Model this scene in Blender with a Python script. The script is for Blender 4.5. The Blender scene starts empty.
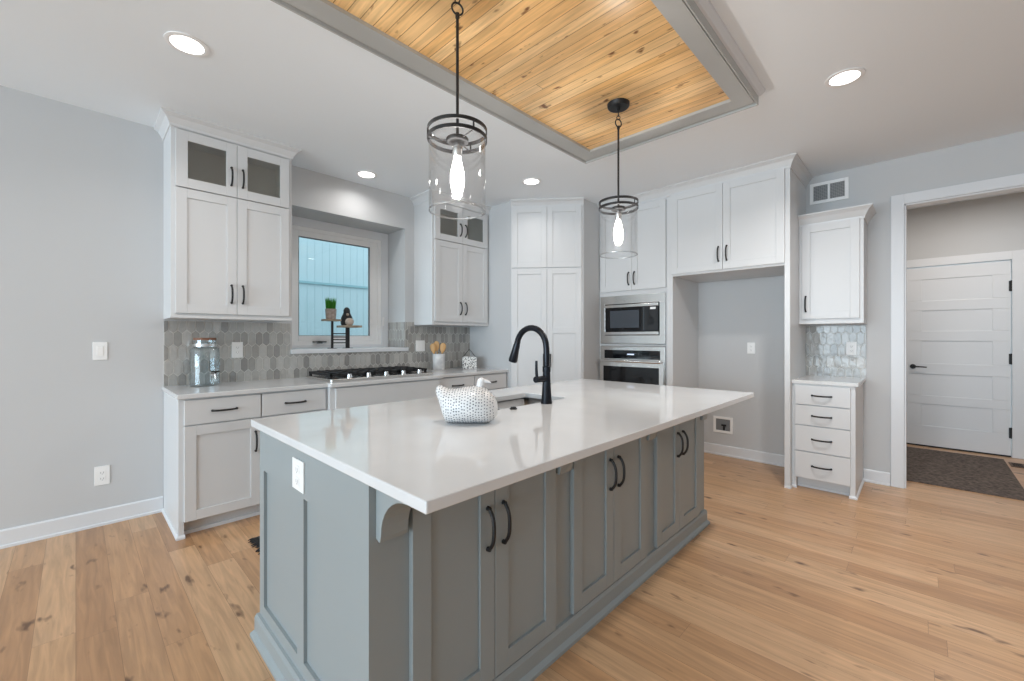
import bpy, bmesh, math, random
from mathutils import Vector, Matrix
random.seed(7)
PI = math.pi
S = bpy.context.scene
COL = S.collection

# ------------------------------------------------------------------ camera, sky, light, exposure
cam_d = bpy.data.cameras.new('camera')
cam = bpy.data.objects.new('camera', cam_d)
COL.objects.link(cam)
S.camera = cam
cam_d.sensor_width = 36.0
cam_d.lens = 422.0 / 1024.0 * 36.0
cam_d.shift_y = -3.0 / 1024.0
cam_d.clip_start = 0.02
cam.location = (0, 0, 1.272)
cam.rotation_euler = (PI / 2, 0, -0.8021)

W = bpy.data.worlds.new('sky')
S.world = W
W.use_nodes = True
bg = W.node_tree.nodes['Background']
bg.inputs['Color'].default_value = (0.76, 0.91, 1.0, 1)
bg.inputs['Strength'].default_value = 1.7

vs = S.view_settings
vs.view_transform = 'Standard'
vs.look = 'None'
vs.gamma = 1.0
vs.use_curve_mapping = False
vs.exposure = 0.0
S.cycles.use_denoising = True
S.cycles.max_bounces = 8
S.cycles.diffuse_bounces = 5
S.cycles.glossy_bounces = 4
S.cycles.transparent_max_bounces = 12
S.cycles.sample_clamp_indirect = 6.0
S.cycles.caustics_reflective = False
S.cycles.caustics_refractive = False


def area_light(name, loc, rot, size, size_y, power, color, shape='RECTANGLE', spread=PI):
    d = bpy.data.lights.new(name, 'AREA')
    d.shape = shape
    d.size = size
    if shape == 'RECTANGLE':
        d.size_y = size_y
    d.energy = power
    d.color = color
    d.spread = spread
    o = bpy.data.objects.new(name, d)
    o.location = loc
    o.rotation_euler = rot
    COL.objects.link(o)
    return o


# added area light, assumed daylight from an unseen unglazed opening in the left wall
area_light('assumed_daylight_left', (-6.35, 0.9, 1.3), (0, -PI / 2, 0), 2.35, 5.4, 372, (0.71, 0.885, 1.02))

# ------------------------------------------------------------------ key dimensions (metres)
YA = 3.993            # wall with the window
XB = 4.863            # wall with the fridge alcove and doorway
ZC = 2.795            # ceiling
ZT = 0.914            # worktops
YR = 4.36             # plane of the window unit


# ------------------------------------------------------------------ materials
def new_mat(name):
    m = bpy.data.materials.new(name)
    m.use_nodes = True
    nt = m.node_tree
    return m, nt, nt.nodes['Principled BSDF']


def srgb(r, g, b):
    f = lambda c: c / 12.92 if c <= 0.04045 else ((c + 0.055) / 1.055) ** 2.4
    return (f(r / 255), f(g / 255), f(b / 255), 1)


def plain(name, col, rough=0.5, metal=0.0, bump=0.0, bscale=60, spec=0.5):
    m, nt, p = new_mat(name)
    p.inputs['Base Color'].default_value = col
    p.inputs['Roughness'].default_value = rough
    p.inputs['Metallic'].default_value = metal
    p.inputs['Specular IOR Level'].default_value = spec
    if bump:
        tc = nt.nodes.new('ShaderNodeTexCoord')
        n = nt.nodes.new('ShaderNodeTexNoise')
        n.inputs['Scale'].default_value = bscale
        n.inputs['Detail'].default_value = 3
        b = nt.nodes.new('ShaderNodeBump')
        b.inputs['Strength'].default_value = bump
        b.inputs['Distance'].default_value = 0.002
        nt.links.new(tc.outputs['Object'], n.inputs['Vector'])
        nt.links.new(n.outputs['Fac'], b.inputs['Height'])
        nt.links.new(b.outputs['Normal'], p.inputs['Normal'])
    return m


def emit(name, col, strength):
    m, nt, p = new_mat(name)
    p.inputs['Base Color'].default_value = (0.9, 0.9, 0.9, 1)
    p.inputs['Emission Color'].default_value = col
    p.inputs['Emission Strength'].default_value = strength
    return m


def thin_glass(name, tint=(1, 1, 1, 1), refl=0.06, edge=0.35, rough=0.02):
    m, nt, p = new_mat(name)
    nt.nodes.remove(p)
    out = nt.nodes['Material Output']
    t = nt.nodes.new('ShaderNodeBsdfTransparent')
    t.inputs['Color'].default_value = tint
    g = nt.nodes.new('ShaderNodeBsdfGlossy')
    g.inputs['Roughness'].default_value = rough
    lw = nt.nodes.new('ShaderNodeLayerWeight')
    lw.inputs['Blend'].default_value = 0.25
    mr = nt.nodes.new('ShaderNodeMapRange')
    mr.inputs['To Min'].default_value = refl
    mr.inputs['To Max'].default_value = edge
    mx = nt.nodes.new('ShaderNodeMixShader')
    nt.links.new(lw.outputs['Facing'], mr.inputs['Value'])
    nt.links.new(mr.outputs['Result'], mx.inputs['Fac'])
    nt.links.new(t.outputs['BSDF'], mx.inputs[1])
    nt.links.new(g.outputs['BSDF'], mx.inputs[2])
    nt.links.new(mx.outputs['Shader'], out.inputs['Surface'])
    return m


def math_node(nt, op, a, b=None):
    n = nt.nodes.new('ShaderNodeMath')
    n.operation = op
    for i, v in enumerate((a, b)):
        if v is None:
            continue
        if isinstance(v, (int, float)):
            n.inputs[i].default_value = v
        else:
            nt.links.new(v, n.inputs[i])
    return n.outputs[0]


def planks(name, width, length, tones, axis, grain=1.0, knot_col=(0.12, 0.055, 0.02, 1), knot_amt=0.5,
           gap=0.0016, rough=0.35, knot_scale=(2.2, 7.0), knot_edge=(0.735, 0.80), bead=False, gap_dark=0.45):
    """boards running along y, stacked along x (or z), each board its own tone, grain and knots"""
    m, nt, p = new_mat(name)
    L = nt.links
    tc = nt.nodes.new('ShaderNodeTexCoord')
    sep = nt.nodes.new('ShaderNodeSeparateXYZ')
    L.new(tc.outputs['Object'], sep.inputs[0])
    u = sep.outputs[axis[0]]
    v = sep.outputs[axis[1]]
    us = math_node(nt, 'DIVIDE', u, width)
    row = math_node(nt, 'FLOOR', us)
    fu = math_node(nt, 'FRACT', us)
    wn = nt.nodes.new('ShaderNodeTexWhiteNoise')
    wn.noise_dimensions = '1D'
    L.new(row, wn.inputs['W'])
    off = math_node(nt, 'MULTIPLY', wn.outputs['Value'], 7.3)
    vs_ = math_node(nt, 'ADD', math_node(nt, 'DIVIDE', v, length), off)
    pl = math_node(nt, 'FLOOR', vs_)
    fv = math_node(nt, 'FRACT', vs_)
    cb = nt.nodes.new('ShaderNodeCombineXYZ')
    L.new(row, cb.inputs[0])
    L.new(pl, cb.inputs[1])
    wn2 = nt.nodes.new('ShaderNodeTexWhiteNoise')
    wn2.noise_dimensions = '2D'
    L.new(cb.outputs[0], wn2.inputs['Vector'])
    ramp = nt.nodes.new('ShaderNodeValToRGB')
    el = ramp.color_ramp.elements
    el[0].position = 0.0
    el[0].color = tones[0]
    el[1].position = 1.0
    el[1].color = tones[-1]
    for i, t in enumerate(tones[1:-1]):
        e = el.new((i + 1) / (len(tones) - 1))
        e.color = t
    L.new(wn2.outputs['Value'], ramp.inputs['Fac'])
    # grain: noise stretched along the board, shifted per board
    cg = nt.nodes.new('ShaderNodeCombineXYZ')
    L.new(math_node(nt, 'ADD', math_node(nt, 'MULTIPLY', u, 26.0), math_node(nt, 'MULTIPLY', wn2.outputs['Value'], 40.0)), cg.inputs[0])
    L.new(math_node(nt, 'MULTIPLY', v, 1.7), cg.inputs[1])
    L.new(math_node(nt, 'MULTIPLY', wn2.outputs['Value'], 90.0), cg.inputs[2])
    ng = nt.nodes.new('ShaderNodeTexNoise')
    ng.inputs['Scale'].default_value = 1.6
    ng.inputs['Detail'].default_value = 5
    ng.inputs['Distortion'].default_value = 0.9
    L.new(cg.outputs[0], ng.inputs['Vector'])
    mr = nt.nodes.new('ShaderNodeMapRange')
    mr.inputs['From Min'].default_value = 0.3
    mr.inputs['From Max'].default_value = 0.7
    mr.inputs['To Min'].default_value = 1.0 - 0.16 * grain
    mr.inputs['To Max'].default_value = 1.0 + 0.10 * grain
    L.new(ng.outputs['Fac'], mr.inputs['Value'])
    mul = nt.nodes.new('ShaderNodeMix')
    mul.data_type = 'RGBA'
    mul.blend_type = 'MULTIPLY'
    mul.inputs['Factor'].default_value = 1.0
    L.new(ramp.outputs['Color'], mul.inputs['A'])
    L.new(mr.outputs['Result'], mul.inputs['B'])
    # knots
    ck = nt.nodes.new('ShaderNodeCombineXYZ')
    L.new(math_node(nt, 'ADD', math_node(nt, 'MULTIPLY', u, knot_scale[1]), math_node(nt, 'MULTIPLY', row, 3.17)), ck.inputs[0])
    L.new(math_node(nt, 'MULTIPLY', v, knot_scale[0]), ck.inputs[1])
    L.new(math_node(nt, 'MULTIPLY', pl, 5.31), ck.inputs[2])
    nk = nt.nodes.new('ShaderNodeTexNoise')
    nk.inputs['Scale'].default_value = 1.0
    nk.inputs['Detail'].default_value = 2.5
    L.new(ck.outputs[0], nk.inputs['Vector'])
    mk = nt.nodes.new('ShaderNodeMapRange')
    mk.inputs['From Min'].default_value = knot_edge[0]
    mk.inputs['From Max'].default_value = knot_edge[1]
    mk.inputs['To Max'].default_value = knot_amt
    L.new(nk.outputs['Fac'], mk.inputs['Value'])
    mix = nt.nodes.new('ShaderNodeMix')
    mix.data_type = 'RGBA'
    L.new(mk.outputs['Result'], mix.inputs['Factor'])
    L.new(mul.outputs['Result'], mix.inputs['A'])
    mix.inputs['B'].default_value = knot_col
    # gaps between boards
    g1 = math_node(nt, 'LESS_THAN', fu, gap / width)
    g2 = math_node(nt, 'LESS_THAN', fv, gap / length)
    gp = math_node(nt, 'MAXIMUM', g1, g2)
    mg = nt.nodes.new('ShaderNodeMix')
    mg.data_type = 'RGBA'
    L.new(math_node(nt, 'MULTIPLY', gp, gap_dark), mg.inputs['Factor'])
    L.new(mix.outputs['Result'], mg.inputs['A'])
    mg.inputs['B'].default_value = knot_col
    L.new(mg.outputs['Result'], p.inputs['Base Color'])
    p.inputs['Roughness'].default_value = rough
    b = nt.nodes.new('ShaderNodeBump')
    b.inputs['Strength'].default_value = 0.25
    b.inputs['Distance'].default_value = 0.003
    L.new(math_node(nt, 'SUBTRACT', math_node(nt, 'MULTIPLY', ng.outputs['Fac'], 0.15), gp), b.inputs['Height'])
    L.new(b.outputs['Normal'], p.inputs['Normal'])
    return m


def tile_mat(name, col, rough):
    m, nt, p = new_mat(name)
    tc = nt.nodes.new('ShaderNodeTexCoord')
    n = nt.nodes.new('ShaderNodeTexNoise')
    n.inputs['Scale'].default_value = 16
    n.inputs['Detail'].default_value = 2
    b = nt.nodes.new('ShaderNodeBump')
    b.inputs['Strength'].default_value = 0.55
    b.inputs['Distance'].default_value = 0.006
    nt.links.new(tc.outputs['Object'], n.inputs['Vector'])
    nt.links.new(n.outputs['Fac'], b.inputs['Height'])
    nt.links.new(b.outputs['Normal'], p.inputs['Normal'])
    n2 = nt.nodes.new('ShaderNodeTexNoise')
    n2.inputs['Scale'].default_value = 35
    n2.inputs['Detail'].default_value = 4
    nt.links.new(tc.outputs['Object'], n2.inputs['Vector'])
    mx = nt.nodes.new('ShaderNodeMix')
    mx.data_type = 'RGBA'
    mx.inputs['A'].default_value = tuple(c * 0.86 for c in col[:3]) + (1,)
    mx.inputs['B'].default_value = tuple(min(1, c * 1.12) for c in col[:3]) + (1,)
    nt.links.new(n2.outputs['Fac'], mx.inputs['Factor'])
    nt.links.new(mx.outputs['Result'], p.inputs['Base Color'])
    p.inputs['Roughness'].default_value = rough
    return m


def speckled(name, base, dot, scale, size, rough=0.4):
    m, nt, p = new_mat(name)
    tc = nt.nodes.new('ShaderNodeTexCoord')
    v = nt.nodes.new('ShaderNodeTexVoronoi')
    v.inputs['Scale'].default_value = scale
    v.inputs['Randomness'].default_value = 0.55
    nt.links.new(tc.outputs['Object'], v.inputs['Vector'])
    mr = nt.nodes.new('ShaderNodeMapRange')
    mr.inputs['From Min'].default_value = size
    mr.inputs['From Max'].default_value = size * 1.25
    nt.links.new(v.outputs['Distance'], mr.inputs['Value'])
    mx = nt.nodes.new('ShaderNodeMix')
    mx.data_type = 'RGBA'
    mx.inputs['A'].default_value = dot
    mx.inputs['B'].default_value = base
    nt.links.new(mr.outputs['Result'], mx.inputs['Factor'])
    nt.links.new(mx.outputs['Result'], p.inputs['Base Color'])
    p.inputs['Roughness'].default_value = rough
    return m


def noisy(name, ca, cb_, scale, rough=0.5, detail=4, stretch=(1, 1, 1), lo=0.35, hi=0.65, bump=0.0):
    m, nt, p = new_mat(name)
    tc = nt.nodes.new('ShaderNodeTexCoord')
    mp = nt.nodes.new('ShaderNodeMapping')
    mp.inputs['Scale'].default_value = stretch
    n = nt.nodes.new('ShaderNodeTexNoise')
    n.inputs['Scale'].default_value = scale
    n.inputs['Detail'].default_value = detail
    r = nt.nodes.new('ShaderNodeValToRGB')
    r.color_ramp.elements[0].position = lo
    r.color_ramp.elements[0].color = ca
    r.color_ramp.elements[1].position = hi
    r.color_ramp.elements[1].color = cb_
    nt.links.new(tc.outputs['Object'], mp.inputs['Vector'])
    nt.links.new(mp.outputs['Vector'], n.inputs['Vector'])
    nt.links.new(n.outputs['Fac'], r.inputs['Fac'])
    nt.links.new(r.outputs['Color'], p.inputs['Base Color'])
    p.inputs['Roughness'].default_value = rough
    if bump:
        b = nt.nodes.new('ShaderNodeBump')
        b.inputs['Strength'].default_value = bump
        b.inputs['Distance'].default_value = 0.004
        nt.links.new(n.outputs['Fac'], b.inputs['Height'])
        nt.links.new(b.outputs['Normal'], p.inputs['Normal'])
    return m


def steel(name, col, rough):
    m, nt, p = new_mat(name)
    tc = nt.nodes.new('ShaderNodeTexCoord')
    mp = nt.nodes.new('ShaderNodeMapping')
    mp.inputs['Scale'].default_value = (2, 2, 160)
    n = nt.nodes.new('ShaderNodeTexNoise')
    n.inputs['Scale'].default_value = 3
    mr = nt.nodes.new('ShaderNodeMapRange')
    mr.inputs['To Min'].default_value = rough * 0.8
    mr.inputs['To Max'].default_value = rough * 1.25
    nt.links.new(tc.outputs['Object'], mp.inputs['Vector'])
    nt.links.new(mp.outputs['Vector'], n.inputs['Vector'])
    nt.links.new(n.outputs['Fac'], mr.inputs['Value'])
    nt.links.new(mr.outputs['Result'], p.inputs['Roughness'])
    p.inputs['Base Color'].default_value = col
    p.inputs['Metallic'].default_value = 1.0
    return m


M = {}
M['wall'] = plain('wall_paint', srgb(198, 199, 200), 0.75, bump=0.05, bscale=180)
M['ceiling'] = plain('ceiling_paint', srgb(235, 240, 244), 0.85, bump=0.05, bscale=150)
M['trim'] = plain('trim_paint', srgb(220, 222, 225), 0.35)
M['white'] = plain('cabinet_paint', srgb(212, 213, 214), 0.36)
M['inside'] = plain('cabinet_inside', srgb(214, 210, 198), 0.6)
M['grey'] = plain('island_paint', srgb(146, 154, 156), 0.38)
M['beam'] = plain('beam_paint', srgb(178, 179, 177), 0.45)
M['black'] = plain('black_metal', srgb(20, 20, 22), 0.5, 0.0)
M['blackmatte'] = plain('black_matte', srgb(26, 26, 28), 0.6)
M['iron'] = plain('cast_iron', srgb(32, 32, 34), 0.55, 0.2, bump=0.3, bscale=200)
M['faucet'] = plain('faucet_black', srgb(22, 26, 34), 0.3, 0.5)
M['dark'] = plain('dark_void', srgb(30, 30, 32), 0.8)
M['slot'] = plain('outlet_slot', srgb(176, 176, 176), 0.6)
M['shadow_grey'] = plain('grey_plastic', srgb(120, 122, 124), 0.6)
M['plate'] = plain('plastic_plate', srgb(240, 240, 239), 0.35)
M['quartz'] = noisy('white_quartz', srgb(212, 213, 214), srgb(219, 220, 221), 3.0, 0.07, 6)
M['steel'] = steel('brushed_steel', (0.72, 0.71, 0.69, 1), 0.24)
M['steel_sink'] = steel('sink_steel', (0.30, 0.30, 0.30, 1), 0.34)
M['chrome'] = plain('polished_steel', (0.85, 0.85, 0.85, 1), 0.12, 1.0)
M['oven_glass'] = plain('oven_glass', srgb(14, 15, 18), 0.06)
M['mw_window'] = plain('microwave_window', srgb(70, 75, 82), 0.1)
M['pane'] = thin_glass('window_pane', (0.97, 1.0, 1.0, 1), 0.03, 0.3)
M['cab_pane'] = thin_glass('cabinet_pane', (0.86, 0.86, 0.84, 1), 0.10, 0.35, 0.10)
M['shade'] = thin_glass('clear_shade', (1.0, 1.0, 1.0, 1), 0.012, 0.45, 0.03)
M['jar'] = thin_glass('jar_glass', (0.93, 0.96, 0.97, 1), 0.05, 0.5, 0.03)
M['vinyl'] = plain('window_vinyl', srgb(236, 236, 236), 0.35)
M['floor'] = planks('oak_floor', 0.127, 1.45,
                    [srgb(176, 134, 97), srgb(197, 156, 117), srgb(186, 143, 104), srgb(206, 167, 129), srgb(191, 149, 109)],
                    (0, 1), 1.35, srgb(84, 54, 34), 0.85, 0.0014, 0.30, knot_scale=(5.5, 17.0), knot_edge=(0.655, 0.74), gap_dark=0.6)
M['pine'] = planks('pine_boards', 0.0625, 40.0,
                   [srgb(246, 202, 142), srgb(236, 187, 122), srgb(250, 210, 152), srgb(240, 193, 130)],
                   (0, 1), 1.5, srgb(104, 58, 22), 0.9, 0.0035, 0.26, knot_scale=(7.5, 17.0), knot_edge=(0.665, 0.73), gap_dark=0.7)
M['grout'] = plain('grout', srgb(206, 205, 201), 0.85)
M['tiles'] = [tile_mat('tile_a', srgb(158, 156, 152), 0.16), tile_mat('tile_b', srgb(172, 170, 166), 0.16),
              tile_mat('tile_c', srgb(184, 182, 178), 0.16), tile_mat('tile_d', srgb(146, 144, 141), 0.16)]
M['siding'] = plain('aqua_siding', srgb(196, 218, 224), 0.7)
M['siding_trim'] = plain('siding_trim', srgb(150, 190, 198), 0.7)
M['gravel'] = noisy('gravel', srgb(120, 122, 115), srgb(160, 160, 152), 12, 0.9)
M['doormat'] = noisy('mat_pile', srgb(66, 57, 52), srgb(118, 106, 99), 38, 0.95, 6, lo=0.3, hi=0.7, bump=0.6)
M['rug'] = noisy('rug_weave', srgb(38, 40, 42), srgb(70, 72, 75), 60, 0.95, 4, bump=0.5)
M['terracotta'] = noisy('pot_concrete', srgb(150, 140, 132), srgb(178, 168, 160), 40, 0.8)
M['grass'] = plain('plant_green', srgb(58, 140, 36), 0.6)
M['wood_lid'] = noisy('acacia', srgb(120, 82, 62), srgb(150, 108, 84), 8, 0.5, 4, (1, 8, 1))
M['spoon'] = noisy('beech', srgb(196, 148, 92), srgb(216, 172, 116), 8, 0.5, 4, (8, 8, 1))
M['driftwood'] = noisy('driftwood', srgb(132, 116, 98), srgb(172, 158, 138), 12, 0.7, 4, (1, 6, 6))
M['marble'] = noisy('marble', srgb(196, 196, 198), srgb(232, 231, 229), 14, 0.35, 6)
M['pebble'] = noisy('pebble', srgb(176, 160, 146), srgb(206, 192, 180), 12, 0.7)
M['hendot'] = plain('dot_glaze', srgb(92, 96, 106), 0.35)
M['henwhite'] = plain('white_ceramic', srgb(226, 226, 226), 0.3)
M['lantern'] = noisy('speckled_metal', srgb(96, 98, 102), srgb(238, 237, 234), 75, 0.5, 2, lo=0.43, hi=0.50)
M['lamp_disc'] = emit('lamp_disc', (1.0, 0.97, 0.92, 1), 6.0)
M['bulb'] = emit('bulb_glow', (1.0, 0.97, 0.93, 1), 3.6)
_nt = M['bulb'].node_tree
_mx = _nt.nodes.new('ShaderNodeMixShader')
_tr = _nt.nodes.new('ShaderNodeBsdfTransparent')
_mx.inputs[0].default_value = 0.65
_nt.links.new(_nt.nodes['Principled BSDF'].outputs[0], _mx.inputs[1])
_nt.links.new(_tr.outputs[0], _mx.inputs[2])
_nt.links.new(_mx.outputs[0], _nt.nodes['Material Output'].inputs['Surface'])
M['rim'] = thin_glass('shade_rim', (0.95, 0.95, 0.95, 1), 0.35, 0.75, 0.15)
M['display'] = emit('oven_display', (0.35, 0.55, 1.0, 1), 0.6)
M['vent_white'] = plain('vent_enamel', srgb(238, 238, 238), 0.4)
M['bronze'] = plain('register_metal', srgb(110, 84, 66), 0.5, 0.3)


# ------------------------------------------------------------------ mesh builder
class MB:
    def __init__(self):
        self.v, self.f, self.m = [], [], []

    def add(self, vs, fs, mi=0):
        b = len(self.v)
        self.v += [tuple(v) for v in vs]
        self.f += [tuple(i + b for i in f) for f in fs]
        self.m += [mi] * len(fs)
        return self

    def box(self, x0, x1, y0, y1, z0, z1, mi=0):
        if x0 > x1: x0, x1 = x1, x0
        if y0 > y1: y0, y1 = y1, y0
        if z0 > z1: z0, z1 = z1, z0
        v = [(x0, y0, z0), (x1, y0, z0), (x1, y1, z0), (x0, y1, z0), (x0, y0, z1), (x1, y0, z1), (x1, y1, z1), (x0, y1, z1)]
        return self.add(v, [(0, 3, 2, 1), (4, 5, 6, 7), (0, 1, 5, 4), (1, 2, 6, 5), (2, 3, 7, 6), (3, 0, 4, 7)], mi)

    def prism(self, poly, z0, z1, mi=0):
        """poly: plan polygon, counter-clockwise"""
        n = len(poly)
        v = [(x, y, z0) for x, y in poly] + [(x, y, z1) for x, y in poly]
        f = [tuple(reversed(range(n))), tuple(range(n, 2 * n))]
        f += [(i, (i + 1) % n, (i + 1) % n + n, i + n) for i in range(n)]
        return self.add(v, f, mi)

    def extrude(self, poly, axis, a0, a1, mi=0):
        """poly in the two remaining axes (in order), extruded along axis"""
        n = len(poly)
        def P(p, a):
            q = list(p)
            q.insert(axis, a)
            return tuple(q)
        v = [P(p, a0) for p in poly] + [P(p, a1) for p in poly]
        f = [tuple(range(n)), tuple(reversed(range(n, 2 * n)))]
        f += [(i, i + n, (i + 1) % n + n, (i + 1) % n) for i in range(n)]
        return self.add(v, f, mi)

    def tube(self, pts, r, seg=10, caps=True, mi=0):
        pts = [Vector(p) for p in pts]
        n = len(pts)
        rs = r if isinstance(r, (list, tuple)) else [r] * n
        t0 = (pts[1] - pts[0]).normalized()
        up = Vector((0, 0, 1)) if abs(t0.z) < 0.9 else Vector((1, 0, 0))
        nrm = t0.cross(up).normalized()
        rings = []
        for i, p in enumerate(pts):
            if i == 0: t = (pts[1] - pts[0])
            elif i == n - 1: t = (pts[-1] - pts[-2])
            else: t = (pts[i + 1] - pts[i]).normalized() + (pts[i] - pts[i - 1]).normalized()
            t.normalize()
            nrm = (nrm - t * nrm.dot(t)).normalized()
            bn = t.cross(nrm)
            rings.append([p + (nrm * math.cos(2 * PI * k / seg) + bn * math.sin(2 * PI * k / seg)) * rs[i] for k in range(seg)])
        v = [q for R_ in rings for q in R_]
        f = []
        for i in range(n - 1):
            for k in range(seg):
                a, b = i * seg + k, i * seg + (k + 1) % seg
                f.append((a, b, b + seg, a + seg))
        if caps:
            f.append(tuple(reversed(range(seg))))
            f.append(tuple((n - 1) * seg + k for k in range(seg)))
        return self.add(v, f, mi)

    def lathe(self, prof, c=(0, 0, 0), seg=32, sx=1.0, sy=1.0, closed=False, mi=0):
        """prof: (r, z) from bottom to top around a vertical axis"""
        v, f = [], []
        n = len(prof)
        for r, z in prof:
            for k in range(seg):
                a = 2 * PI * k / seg
                v.append((c[0] + r * sx * math.cos(a), c[1] + r * sy * math.sin(a), c[2] + z))
        for i in range(n if closed else n - 1):
            j = (i + 1) % n
            for k in range(seg):
                a, b = i * seg + k, i * seg + (k + 1) % seg
                c_, d = j * seg + k, j * seg + (k + 1) % seg
                f.append((a, b, d, c_))
        if not closed:
            if prof[0][0] > 1e-5: f.append(tuple(reversed(range(seg))))
            if prof[-1][0] > 1e-5: f.append(tuple((n - 1) * seg + k for k in range(seg)))
        return self.add(v, f, mi)

    def sweep(self, path, prof, closed=False, mi=0):
        """plan path, profile of (outward, z); outward = right-hand side of the path"""
        n = len(path)
        P = [Vector(p) for p in path]
        def nr(a, b):
            d = (b - a).normalized()
            return Vector((d.y, -d.x))
        offs = []
        for i in range(n):
            if closed or 0 < i < n - 1:
                n1 = nr(P[i - 1], P[i])
                n2 = nr(P[i], P[(i + 1) % n])
                m_ = (n1 + n2)
                offs.append(m_ / max(0.2, (1 + n1.dot(n2))))
            elif i == 0: offs.append(nr(P[0], P[1]))
            else: offs.append(nr(P[-2], P[-1]))
        k = len(prof)
        v = []
        for i in range(n):
            for o, z in prof:
                q = P[i] + offs[i] * o
                v.append((q.x, q.y, z))
        f = []
        for i in range(n if closed else n - 1):
            j = (i + 1) % n
            for a in range(k):
                b = (a + 1) % k
                f.append((i * k + a, j * k + a, j * k + b, i * k + b))
        if not closed:
            f.append(tuple(range(k)))
            f.append(tuple(reversed(range((n - 1) * k, n * k))))
        return self.add(v, f, mi)

    def build(self, name, mat, parent=None, world=False, bevel=0.0, smooth=False, seg=2):
        me = bpy.data.meshes.new(name)
        off = Vector((0, 0, 0))
        if world and parent is not None:
            q = parent
            while q is not None:
                off += q.location
                q = q.parent
        me.from_pydata([tuple(Vector(v) - off) for v in self.v], [], self.f)
        for m_ in (mat if isinstance(mat, list) else [mat]):
            me.materials.append(m_)
        for p, i in zip(me.polygons, self.m):
            p.material_index = i
            p.use_smooth = smooth
        bm = bmesh.new()
        bm.from_mesh(me)
        bmesh.ops.recalc_face_normals(bm, faces=bm.faces)
        bm.to_mesh(me)
        bm.free()
        if smooth:
            me.set_sharp_from_angle(angle=math.radians(40))
        o = bpy.data.objects.new(name, me)
        COL.objects.link(o)
        if parent is not None:
            o.parent = parent
        if bevel:
            b = o.modifiers.new('bevel', 'BEVEL')
            b.width = bevel
            b.segments = seg
            b.limit_method = 'ANGLE'
            b.angle_limit = math.radians(35)
        return o


def thing(name, label, cat, loc=(0, 0, 0), rotz=0.0, group=None):
    o = bpy.data.objects.new(name, None)
    o.empty_display_size = 0.05
    COL.objects.link(o)
    o.location = loc
    o.rotation_euler = (0, 0, rotz)
    o['label'] = label
    o['category'] = cat
    if group:
        o['group'] = group
    bpy.context.view_layer.update()
    return o


def tag(o, label, cat, group=None):
    o['label'] = label
    o['category'] = cat
    if group:
        o['group'] = group
    return o


def struct(o, label=None, cat=None):
    o['kind'] = 'structure'
    if label:
        o['label'] = label
        o['category'] = cat
    return o


def rebase(o):
    """move the origin of a one-mesh thing to the middle of its base"""
    xs = [v.co.x for v in o.data.vertices]
    ys = [v.co.y for v in o.data.vertices]
    zs = [v.co.z for v in o.data.vertices]
    c = Vector(((min(xs) + max(xs)) / 2, (min(ys) + max(ys)) / 2, min(zs)))
    o.data.transform(Matrix.Translation(-c))
    o.location = c
    return o


def copy_thing(src, loc, label, group=None):
    r = src.copy()
    COL.objects.link(r)
    r.location = loc
    r['label'] = label
    if group:
        r['group'] = group
    for ch in list(src.children):
        c = ch.copy()
        COL.objects.link(c)
        c.parent = r
        for g in list(ch.children):
            d = g.copy()
            COL.objects.link(d)
            d.parent = c
    return r


# ------------------------------------------------------------------ the room shell
f = MB(); f.box(-6.7, XB, -3.6, YR + 0.05, -0.1, 0); f.box(XB, 7.1, -1.45, 0.75, -0.1, 0)
struct(f.build('floor', M['floor']), 'light oak plank floor with knots', 'floor')

# tray opening limits on the ceiling (beam frame inside edge)
TX0, TX1, TY0, TY1 = 0.28, 2.771, 0.824, 1.837       # inner
BX0, BX1, BY0, BY1 = 0.14, 2.913, 0.713, 1.976       # outer
f = MB(); f.box(-6.7, 7.1, -3.6, YR + 0.05, ZC, ZC + 0.1)
struct(f.build('ceiling', M['ceiling']), 'white flat ceiling', 'ceiling')

# wall with the window (opening x 1.33-2.468, z 1.125-2.445), deep reveal
f = MB()
WX0, WX1, WZ0, WZ1 = 1.33, 2.468, 1.127, 2.445
f.box(-6.7, WX0, YA, YR + 0.05, 0, ZC); f.box(WX1, XB + 0.15, YA, YR + 0.05, 0, ZC)
f.box(WX0, WX1, YA, YR + 0.05, 0, WZ0); f.box(WX0, WX1, YA, YR + 0.05, WZ1, ZC)
struct(f.build('wall_back', M['wall']), 'pale grey wall holding the deep-set kitchen window', 'wall')

# wall with the fridge alcove, doorway opening y -1.25 .. 0.096
DY0, DY1, DZ = -1.25, 0.096, 2.396
f = MB()
f.box(XB, XB + 0.12, DY1, YA, 0, ZC); f.box(XB, XB + 0.12, -3.6, DY0, 0, ZC); f.box(XB, XB + 0.12, DY0, DY1, DZ, ZC)
struct(f.build('wall_right', M['wall']), 'pale grey wall with the vent and hall doorway', 'wall')
f = MB(); f.box(-6.7, XB, -3.6, -3.45, 0, ZC)
struct(f.build('wall_front', M['wall']))
f = MB(); f.box(-6.7, -6.5, -3.6, -1.95, 0, ZC); f.box(-6.7, -6.5, 3.75, YA, 0, ZC); f.box(-6.7, -6.5, -1.95, 3.75, 2.55, ZC)  # wide opening is assumed, out of view, added to let the daylight in
struct(f.build('wall_left', M['wall']))
# corner pantry side walls
f = MB(); f.box(3.376, 3.47, 3.281, YA, 0, ZC)
struct(f.build('wall_pantry_left', M['wall']), 'pale side wall between counter end and pantry', 'wall')
f = MB(); f.box(3.874, XB, 2.655, 2.72, 0, ZC)
struct(f.build('wall_pantry_right', M['wall']), 'narrow pale return wall between pantry and oven tower', 'wall')
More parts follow.
